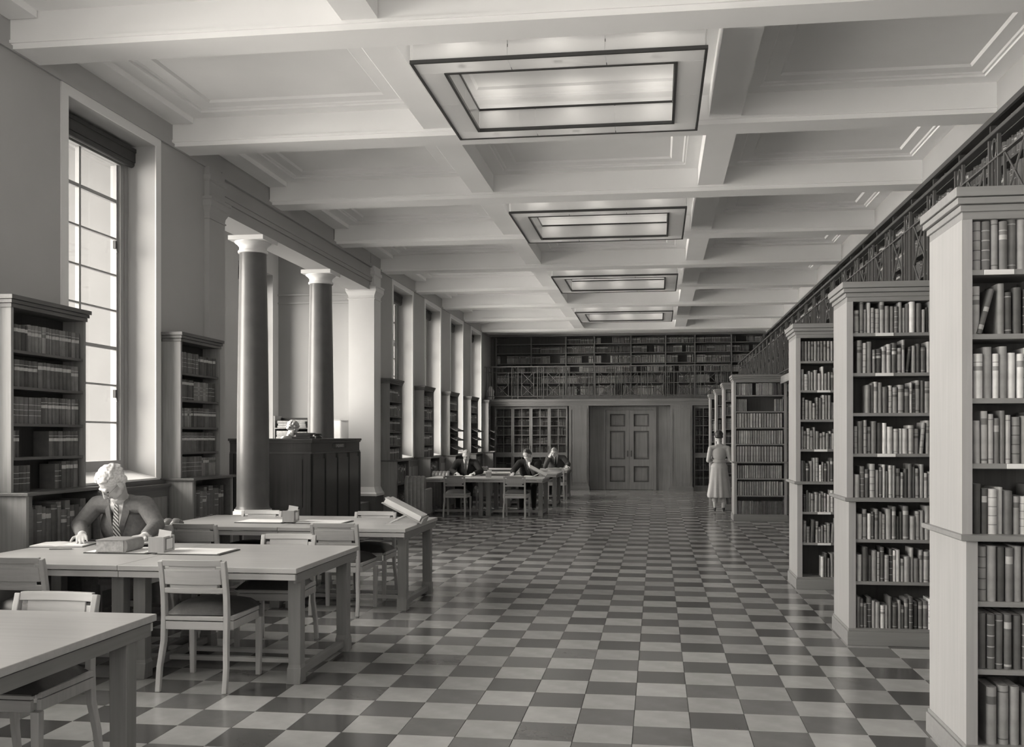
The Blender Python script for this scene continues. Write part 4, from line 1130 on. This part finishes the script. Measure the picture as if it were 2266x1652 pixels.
class Fig:
    def __init__(s): s.p = []
    def cap(s, a, b, r0, r1, t): s.p.append(('c', Vector(a), Vector(b), r0, r1, t)); return s
    def ell(s, c, r, t, R=None): s.p.append(('e', Vector(c), Vector(r), R or Matrix.Identity(3), None, t)); return s
    def limb(s, pts, rs, t):
        for i in range(len(pts)-1): s.cap(pts[i], pts[i+1], rs[i], rs[i+1], t if isinstance(t, str) else t[i])
        return s
    def mesh(s, name, voxel, mats, tags, smooth=3, override=None, deform=None):
        bm = bmesh.new()
        for q in s.p:
            b2 = bmesh.new()
            if q[0] == 'c':
                for c, r in ((q[1], q[3]), (q[2], q[4])):
                    bmesh.ops.create_icosphere(b2, subdivisions=2, radius=r, matrix=Matrix.Translation(c))
                g = bmesh.ops.convex_hull(b2, input=b2.verts)
                dele = [e for e in g['geom_interior'] if isinstance(e, bmesh.types.BMVert)]
                bmesh.ops.delete(b2, geom=dele, context='VERTS')
            else:
                bmesh.ops.create_icosphere(b2, subdivisions=3, radius=1, matrix=Matrix.Translation(q[1]) @ q[3].to_4x4() @ Matrix.Diagonal((*q[2], 1)))
            tmp = bpy.data.meshes.new('t'); b2.to_mesh(tmp); b2.free(); bm.from_mesh(tmp); bpy.data.meshes.remove(tmp)
        me = bpy.data.meshes.new('t'); bm.to_mesh(me); bm.free()
        o = bpy.data.objects.new('t', me); C.objects.link(o)
        m = o.modifiers.new('r', 'REMESH'); m.mode = 'VOXEL'; m.voxel_size = voxel
        m = o.modifiers.new('s', 'SMOOTH'); m.factor = .5; m.iterations = smooth
        dg = bpy.context.evaluated_depsgraph_get(); dg.update()
        out = bpy.data.meshes.new_from_object(o.evaluated_get(dg)); out.name = name
        bpy.data.objects.remove(o); bpy.data.meshes.remove(me)
        out.materials.clear()
        for x in mats: out.materials.append(x)
        nf = len(out.polygons); cen = np.empty(nf*3); out.polygons.foreach_get('center', cen); cen = cen.reshape(-1, 3)
        best = np.full(nf, 1e9); idx = np.zeros(nf, int)
        for q in s.p:
            if q[0] == 'c':
                a = np.array(q[1]); ab = np.array(q[2])-a; L = max(ab @ ab, 1e-9)
                t = np.clip(((cen-a) @ ab)/L, 0, 1); d = np.linalg.norm(cen-a-t[:, None]*ab, axis=1)-(q[3]+(q[4]-q[3])*t)
            else:
                R = np.array(q[3]); loc = (cen-np.array(q[1])) @ R; r = np.array(q[2]); k = np.linalg.norm(loc/r, axis=1); d = (k-1)*r.min()
            m = d < best; best[m] = d[m]; idx[m] = tags.index(q[5])
        if override is not None: idx = override(cen, idx, tags)
        out.polygons.foreach_set('material_index', idx.astype(int)); out.polygons.foreach_set('use_smooth', [True]*nf)
        if deform is not None:
            nv = len(out.vertices); co = np.empty(nv*3); out.vertices.foreach_get('co', co); co = deform(co.reshape(-1, 3)); out.vertices.foreach_set('co', co.reshape(-1))
        out.update(); return out
def frame(f, u):
    f = Vector(f).normalized(); s = f.cross(Vector(u)).normalized(); u2 = s.cross(f)
    return s, f, u2
def head(F, c, f, u, hair='hair', k=1.0, female=False, cover=1.0):
    # c: centre of the head; f: where the face looks; u: crown
    s, f, u = frame(f, u); c = Vector(c)
    def P(x, y, z): return c+(s*x+f*y+u*z)*k
    R = Matrix((s, f, u)).transposed()
    F.ell(P(0, -.012, .030), V(.074, .094, .082)*k, 'skin', R)
    F.cap(P(0, .040, -.012), P(0, .052, -.070), .058*k, .036*k, 'skin')
    F.cap(P(.028, .03, -.062), P(0, .062, -.082), .03*k, .024*k, 'skin'); F.cap(P(-.028, .03, -.062), P(0, .062, -.082), .03*k, .024*k, 'skin')
    F.cap(P(0, .092, .018), P(0, .112, -.024), .009*k, .014*k, 'skin')
    F.cap(P(-.034, .080, .030), P(.034, .080, .030), .013*k, .013*k, 'skin')
    for e in (-1, 1):
        F.ell(P(e*.031, .083, .012), V(.013, .009, .007)*k, 'eye', R)
        F.ell(P(e*(.078 if k < 1.05 else .087), -.004, -.004), V(.010, .020, .034)*k, 'skin', R)
    F.cap(P(-.020, .090, -.052), P(.020, .090, -.052), .0075*k, .0075*k, 'lip')
    return P, R
def hand(F, w, d, nrm, thumb, curl=.5, k=1.0, spread=1.0, t='skin'):
    # w wrist, d direction of the fingers, nrm back of the hand, thumb: +1/-1 side of nrm x d
    d = Vector(d).normalized(); nrm = Vector(nrm); nrm = (nrm-d*nrm.dot(d)).normalized(); s = nrm.cross(d)*thumb; w = Vector(w)
    F.cap(w-d*.03*k, w+d*.02*k, .027*k, .026*k, t)
    for q in (-1.5, -.5, .5, 1.5):
        F.cap(w+d*.015*k+s*q*.010*k, w+d*.085*k+s*q*.020*k, .015*k, .0125*k, t)
    for i, (q, L) in enumerate(((1.5, .072), (.5, .082), (-.5, .077), (-1.5, .060))):
        p = w+d*.088*k+s*q*.0205*k; dd = (d+s*q*.06*spread).normalized(); a = 0
        for j, fr in enumerate((.45, .30, .25)):
            a += curl*(.55 if j else .35)
            v = dd*math.cos(a)-nrm*math.sin(a); n2 = p+v*L*fr*k
            F.cap(p, n2, (.0098-.0008*j)*k, (.0092-.0008*j)*k, t); p = n2
    p = w+d*.018*k+s*.022*k; a = (d*.45+s*.9).normalized(); m = p+a*.042*k; F.cap(p, m, .015*k, .012*k, t)
    b = (d*.85+s*.35-nrm*.35*curl).normalized(); e = m+b*.032*k; F.cap(m, e, .0115*k, .0098*k, t); F.cap(e, e+(b-nrm*.3*curl).normalized()*.024*k, .0098*k, .008*k, t)
def sitter(label, P0, torso, headc, face, crown, RH, LH, suit, hairm, group, hairkind='short', voxel=.008, lean=(.0, -.05), glasses=False, tie=SD, sw=.20, seat=.47, shirt=True, hk=1.0, vol=1.0):
    # faces -y.  RH = viewer-left arm (elbow, wrist, hand dir, back-of-hand), LH = viewer-right
    F = Fig(); x, y = P0
    hip = V(x, y, seat+.09); ch = V(x+torso[0]*.6, y+torso[1]*.6, seat+.36); nb = V(x+torso[0], y+torso[1], seat+.58)
    F.ell(hip, (.175, .13, .11), 'suit'); F.ell((hip+ch)/2, (.155, .115, .17), 'suit'); F.ell(ch+V(0, .0, .02), (.22, .135, .20), 'suit')
    F.cap(nb+V(-sw+.01, .0, -.032), nb+V(sw-.01, .0, -.032), .074, .074, 'suit'); F.cap(nb+V(-.08, 0, -.01), nb+V(.08, 0, -.01), .062, .062, 'suit')
    hc = Vector(headc)
    s_, f_, u_ = frame(face, crown)
    F.cap(nb+V(0, -.005, .0), hc-u_*.05-f_*.015, .060, .054, 'skin')
    F.cap(nb+V(0, -.012, .012), nb+(hc-nb)*.28+V(0, -.008, 0), .066, .064, 'shirt')
    Pf, Rh = head(F, hc, face, crown, k=hk)
    for sd, A in ((-1, RH), (1, LH)):
        sh = nb+V(sd*sw, .0, -.034); el, wr, hd, bk = [Vector(a) for a in A[:4]]
        F.limb([sh, el, wr-(wr-el).normalized()*.035], [.074, .062, .046], 'suit')
        F.cap(wr-(wr-el).normalized()*.03, wr-(wr-el).normalized()*.012, .036, .034, 'shirt')
        hand(F, wr, hd, bk, A[4] if len(A) > 4 else 1, A[5] if len(A) > 5 else .5)
        kn = V(x+sd*.13, y-.43, seat+.055); an = V(x+sd*.13, y-.42, .10); 
        F.limb([V(x+sd*.09, y-.02, seat+.08), kn, an], [.088, .066, .048], 'trousers')
        F.limb([an+V(0, .03, -.045), an+V(sd*.015, -.10, -.055), an+V(sd*.02, -.17, -.062)], [.045, .043, .034], 'shoe')
    tags = ['suit', 'shirt', 'skin', 'trousers', 'shoe', 'eye', 'lip']
    def ov(cen, idx, tags):
        # shirt front shows in a V between the lapels
        top = np.array(nb+V(0, 0, .03)); h = top[2]-cen[:, 2]
        cx = top[0]+(np.array(ch)[0]-top[0])*np.clip(h/.3, 0, 1)
        wid = np.clip(.062-.055*np.clip((h-.03)/.36, 0, 1), 0, 1)
        front = cen[:, 1] < (top[1]-.02+(.6*(np.array(ch)[1]-top[1]))*np.clip(h/.3, 0, 1)-.02)
        m = (idx == 0) & (h > -.01) & (h < .36) & (np.abs(cen[:, 0]-cx) < wid) & front
        idx[m] = 1; return idx
    me = F.mesh('person', voxel, [suit, SH_, SK, suit, SHO, EY, LIP], tags, 3, ov)
    o = bpy.data.objects.new('person', me); C.objects.link(o); tag(o, label, 'person', group)
    # hair
    H = Fig(); rr = random.Random(len(label))
    H.ell(Pf(0, -.022, .042), V(.079*(1+(vol-1)*.3), .092*vol, .080*vol), 'h', Rh)
    for k in range(160 if hairkind == 'wavy' else 30):
        th = rr.uniform(0, 2*math.pi); ph = rr.uniform(.0, 1.0)
        xx, zz = .076*math.cos(th)*math.sin(ph*1.6), .086*math.cos(ph*1.6); yy = .094*math.sin(th)*math.sin(ph*1.6)
        if yy > .045 and zz < .05: continue
        if abs(xx) > .045 and zz < .03 and yy > -.03: continue
        b = (.010 if hairkind == 'wavy' else .007)*rr.uniform(.7, 1.25)
        H.ell(Pf(xx*(1+(vol-1)*.4), yy*vol-.014, zz*vol+.036), V(b*1.6, b*1.3, b), 'h', Rh)
    for e in (-1, 1): H.ell(Pf(e*.068, -.050, .002), V(.018, .038, .042), 'h', Rh)
    hm = H.mesh('hair', .006 if voxel < .008 else .008, [hairm], ['h'], 3 if voxel < .008 else 1)
    oh = bpy.data.objects.new('hair', hm); C.objects.link(oh); oh.parent = o
    # tie, collar and lapels
    if shirt:
        mb = MB(); n = 9; pts = []
        for k in range(n):
            q = k/(n-1); c = nb.lerp(ch, q*1.05); yy = c.y-(.066+.062*min(1, q*1.6))-.006
            pts.append((c.x, yy-.004, nb.z+.012-q*(nb.z-ch.z+.10)))
        w = [.034, .030, .034, .040, .046, .052, .056, .06, .062]
        mb.path(pts, w, .008)
        mb.box(pts[0][0]-.02, pts[0][0]+.02, pts[0][1]-.012, pts[0][1]+.012, pts[0][2]-.015, pts[0][2]+.02)
        mb.build('tie', tie, o, bevel=.002)
        for sd in (-1, 1):
            m = MB(); v = []
            for k in range(n):
                q = k/(n-1); a = pts[k]; wi = .060*(1-q*.9)+.006
                yy = a[1]+.004
                v += [(a[0]+sd*(wi), yy-.006, a[2]), (a[0]+sd*(wi+.055*(1-abs(q-.35)*1.2)), yy+.012, a[2]+.012), (a[0]+sd*(wi+.050*(1-abs(q-.35)*1.2)), yy+.03, a[2]+.008), (a[0]+sd*(wi), yy+.012, a[2])]
            fs = [(0, 1, 2, 3), tuple(4*(n-1)+k for k in (3, 2, 1, 0))]
            for k in range(n-1):
                for a in range(4): fs.append((4*k+a, 4*k+(a+1) % 4, 4*k+4+(a+1) % 4, 4*k+4+a))
            m.add(v, fs); smooth_by_angle(m.build('lapel', suit, o), .8)
            c = Vector(pts[0])
            MB().add([(c.x+sd*.006, c.y-.004, c.z+.02), (c.x+sd*.05, c.y+.012, c.z+.035), (c.x+sd*.045, c.y+.006, c.z-.012), (c.x+sd*.012, c.y-.006, c.z-.03), (c.x+sd*.006, c.y+.008, c.z+.02), (c.x+sd*.05, c.y+.024, c.z+.035), (c.x+sd*.045, c.y+.018, c.z-.012), (c.x+sd*.012, c.y+.006, c.z-.03)],
                [(0,1,2,3),(7,6,5,4),(0,4,5,1),(1,5,6,2),(2,6,7,3),(3,7,4,0)]).build('collar', SH_, o)
    if glasses:
        g = MB()
        for e in (-1, 1):
            c = Pf(e*.033, .100, .006)
            for k in range(12):
                a0, a1 = 2*math.pi*k/12, 2*math.pi*(k+1)/12
                g.bar(c+s_*math.cos(a0)*.021+u_*math.sin(a0)*.018, c+s_*math.cos(a1)*.021+u_*math.sin(a1)*.018, .0016, 4)
            g.bar(Pf(e*.054, .098, .010), Pf(e*.080, .0, .012), .0014, 4)
        g.bar(Pf(-.012, .102, .008), Pf(.012, .102, .008), .0014, 4)
        g.build('spectacles', M['bronze'], o)
    return o

# the white-haired man in the foreground
hx_, hy_ = -4.22, 7.30
sitter('white-haired man in a grey jacket and striped tie, head bowed over his writing', (hx_, hy_), (.01, -.22), (-4.14, 6.84, 1.20),
       (-.36, -.50, -.78), (-.24, -.74, .60), (V(-4.52, 7.00, .86), V(-4.33, 6.74, .812), V(.45, -.75, -.12), V(-.1, -.2, .95), -1, .55), (V(-3.86, 6.98, .87), V(-3.82, 6.74, .81), V(-.35, -.75, -.10), V(.2, 0, .95), 1, .5),
       SG, HW, 'readers seated at the tables', 'wavy', .0058, glasses=True, tie=TIE, sw=.205, hk=1.06, vol=1.17)
sitter('leftmost far reader, fair head bent over a book, dark suit', (-4.00, 20.02), (0, -.16), (-3.995, 19.80, 1.165), (0, -.8, -.42), (0, -.35, .9),
       (V(-4.30, 19.75, .84), V(-4.12, 19.46, .80), V(.35, -.8, -.1), V(0, 0, 1), -1, .8), (V(-3.66, 19.70, .84), V(-3.76, 19.44, .80), V(-.4, -.7, -.1), V(0, 0, 1), 1, .8),
       SD, HF, 'readers seated at the tables', voxel=.0085, tie=SM)
sitter('far reader in a dark suit resting his chin on his hand', (-2.66, 20.04), (.0, -.18), (-2.70, 19.78, 1.19), (-.25, -.75, -.5), (-.05, -.4, .9),
       (V(-2.98, 19.70, .84), V(-2.93, 19.42, .80), V(-.1, -.9, -.1), V(0, 0, 1), -1, .7), (V(-2.50, 19.55, .80), V(-2.63, 19.66, 1.02), V(-.35, .0, .8), V(.5, -.8, .2), -1, 1.1),
       SD, HD, 'readers seated at the tables', voxel=.0085, tie=SM)
sitter('lone farthest reader pressing a hand to his face', (-2.62, 25.04), (.0, -.18), (-2.66, 24.76, 1.16), (-.1, -.8, -.45), (0, -.4, .9),
       (V(-2.86, 24.50, .80), V(-2.76, 24.58, 1.02), V(.25, .12, .8), V(-.5, -.8, .2), 1, .7), (V(-2.28, 24.75, .84), V(-2.30, 24.42, .80), V(.1, -.9, -.1), V(0, 0, 1), 1, 1.2),
       SM, HG, 'readers seated at the tables', voxel=.0085, tie=SD)

# woman standing at the presses, seen from behind (faces +y)
def standing_woman():
    F = Fig(); x, y = 1.29, 20.18
    def P(a, b, c): return V(x+a, y+b, c)
    F.ell(P(0, 0, 1.20), (.150, .095, .17), 'coat'); F.ell(P(0, .01, 1.06), (.125, .095, .08), 'coat'); F.ell(P(0, 0, .93), (.175, .115, .13), 'coat')
    F.cap(P(-.13, 0, 1.335), P(.13, 0, 1.335), .055, .055, 'coat'); F.cap(P(-.05, 0, 1.37), P(.05, 0, 1.37), .05, .05, 'coat')
    for k in range(14):
        z = .90-k*.042; rx = .172+.075*(k/13); F.ell(P(0, 0, z), (rx, rx*.66, .16), 'coat')
    F.cap(P(0, 0, 1.38), P(-.005, .02, 1.50), .042, .042, 'skin')
    for sd in (-1, 1):
        F.limb([P(sd*.175, 0, 1.325), P(sd*.225, -.02, 1.07), P(sd*.10, .20, 1.06)], [.055, .047, .038], 'coat')
        hand(F, P(sd*.08, .225, 1.07), V(-sd*.6, .6, .2), V(0, .3, 1), -sd, .7)
        F.limb([P(sd*.09, 0, .55), P(sd*.088, -.005, .42), P(sd*.088, -.012, .30), P(sd*.088, .0, .09)], [.06, .047, .054, .030], 'stocking')
        F.limb([P(sd*.088, -.005, .075), P(sd*.092, .07, .035), P(sd*.096, .14, .022)], [.030, .030, .022], 'shoe')
        F.cap(P(sd*.088, -.03, .06), P(sd*.088, -.032, .010), .020, .010, 'shoe')
    Pf, Rh = head(F, P(-.01, .03, 1.565), (-.1, .85, -.45), (0, .3, .95), k=1.04)
    tags = ['coat', 'skin', 'stocking', 'shoe', 'eye', 'lip']
    def deform(co):
        z = co[:, 2]; m = (z < .98) & (z > .29)
        ang = np.arctan2(co[:, 1]-y, co[:, 0]-x); rad = np.hypot(co[:, 0]-x, co[:, 1]-y)
        skirt = m & ((rad > .12) | (z > .5))
        a = np.clip((.98-z)/.6, 0, 1)*.06
        k = 1+a*np.sin(ang*9+z*1.5)
        co[skirt, 0] = x+(co[skirt, 0]-x)*k[skirt]; co[skirt, 1] = y+(co[skirt, 1]-y)*k[skirt]
        # clean hem
        dl = np.minimum(np.hypot(co[:, 0]-x-.088, co[:, 1]-y+.01), np.hypot(co[:, 0]-x+.088, co[:, 1]-y+.01))
        h = (z < .30) & (dl > .060); co[h, 2] = .30
        return co
    me = F.mesh('person', .0085, [CO, SK, STK, SHO, EY, LIP], tags, 3, None, deform)
    o = bpy.data.objects.new('person', me); C.objects.link(o)
    tag(o, 'woman in a pale belted coat standing with her back to us at the shelves', 'person')
    H = Fig(); rr = random.Random(4); H.ell(Pf(0, -.02, .035), V(.090, .104, .09), 'h', Rh); H.ell(Pf(.0, -.085, -.045), V(.075, .045, .036), 'h', Rh)
    for k in range(50):
        th = rr.uniform(0, 2*math.pi); ph = rr.uniform(0, 1.1)
        q = (.078*math.cos(th)*math.sin(ph*1.6), .094*math.sin(th)*math.sin(ph*1.6), .08*math.cos(ph*1.6))
        if q[1] > .03 and q[2] < .05: continue
        H.ell(Pf(q[0], q[1]-.015, q[2]+.03), V(.018, .016, .012), 'h', Rh)
    oh = bpy.data.objects.new('hair', H.mesh('hair', .008, [HD], ['h'], 1)); C.objects.link(oh); oh.parent = o
    m = MB(); pr = []
    vs = []; n = 28
    for z in (1.035, 1.085):
        for r in (0, .008):
            for k in range(n): a = 2*math.pi*k/n; vs.append((x+(.134+r)*math.cos(a), y+.005+(.106+r)*math.sin(a), z))
    fs = []
    for k in range(n):
        q = (k+1) % n; fs += [(n+k, n+q, 3*n+q, 3*n+k), (k, q, n+q, n+k), (2*n+k, 3*n+k, 3*n+q, 2*n+q), (k, 2*n+k, 2*n+q, q)]
    m.add(vs, fs).build('belt', CO, o)
    return o
standing_woman()
# woman seated high behind the enquiry desk, head bent, in profile
def desk_woman():
    F = Fig(); x, y, b = -5.58, 13.80, .40
    def P(a, c, d): return V(x+a, y+c, b+d)
    F.ell(P(0, 0, .74), (.15, .15, .11), 'skirt'); F.ell(P(.01, 0, .90), (.11, .14, .15), 'blouse'); F.ell(P(.03, 0, 1.03), (.11, .155, .13), 'blouse')
    F.cap(P(.05, -.14, 1.125), P(.05, .14, 1.125), .052, .052, 'blouse'); F.cap(P(.06, 0, 1.13), P(.11, -.01, 1.25), .045, .042, 'skin')
    Pf, Rh = head(F, P(.135, -.01, 1.285), (.75, -.35, -.52), (.35, -.1, .92), k=.96)
    for sd in (-1, 1):
        F.limb([P(.05, sd*.165, 1.11), P(.12, sd*.20-.05, .93), P(.30, sd*.10-.18, .99)], [.05, .042, .034], 'blouse')
        hand(F, P(.325, sd*.09-.20, 1.0), V(.8, -.5, -.1), V(0, 0, 1), -sd, .6)
        F.limb([P(.02, sd*.08, .73), P(.38, sd*.09, .70), P(.36, sd*.09, .36)], [.085, .062, .05], 'skirt')
        F.limb([P(.36, sd*.09, .36), P(.36, sd*.09, .30), P(.44, sd*.09, .27)], [.045, .035, .03], 'shoe')
    me = F.mesh('person', .0075, [BL, SK, SM, SHO, EY, LIP], ['blouse', 'skin', 'skirt', 'shoe', 'eye', 'lip'], 3)
    o = bpy.data.objects.new('person', me); C.objects.link(o)
    tag(o, 'fair wavy-haired woman working behind the tall dark enquiry desk', 'person')
    H = Fig(); rr = random.Random(9); H.ell(Pf(0, -.02, .03), V(.082, .098, .086), 'h', Rh)
    for k in range(110):
        th = rr.uniform(0, 2*math.pi); ph = rr.uniform(0, 1.35)
        q = (.084*math.cos(th)*math.sin(ph*1.6), .10*math.sin(th)*math.sin(ph*1.6), .09*math.cos(ph*1.6))
        if q[1] > .035 and q[2] < .045: continue
        H.ell(Pf(q[0], q[1]-.015, q[2]+.025), V(.020, .017, .014)*rr.uniform(.8, 1.3), 'h', Rh)
    oh = bpy.data.objects.new('hair', H.mesh('hair', .007, [HF], ['h'], 1)); C.objects.link(oh); oh.parent = o
    s = thing('stool', 'high stool under the woman behind the enquiry desk', 'stool', (x, y, b))
    m = MB(); m.lathe([(.16, .60), (.17, .62), (.165, .645)], (0, 0, 0), 18); m.build('seat', M['lcase'], s)
    for k in range(4):
        a = math.pi/4+k*math.pi/2; MB().bar((.16*math.cos(a), .16*math.sin(a), 0), (.10*math.cos(a), .10*math.sin(a), .60), .016, 6).build('leg', M['lcase'], s)
desk_woman()
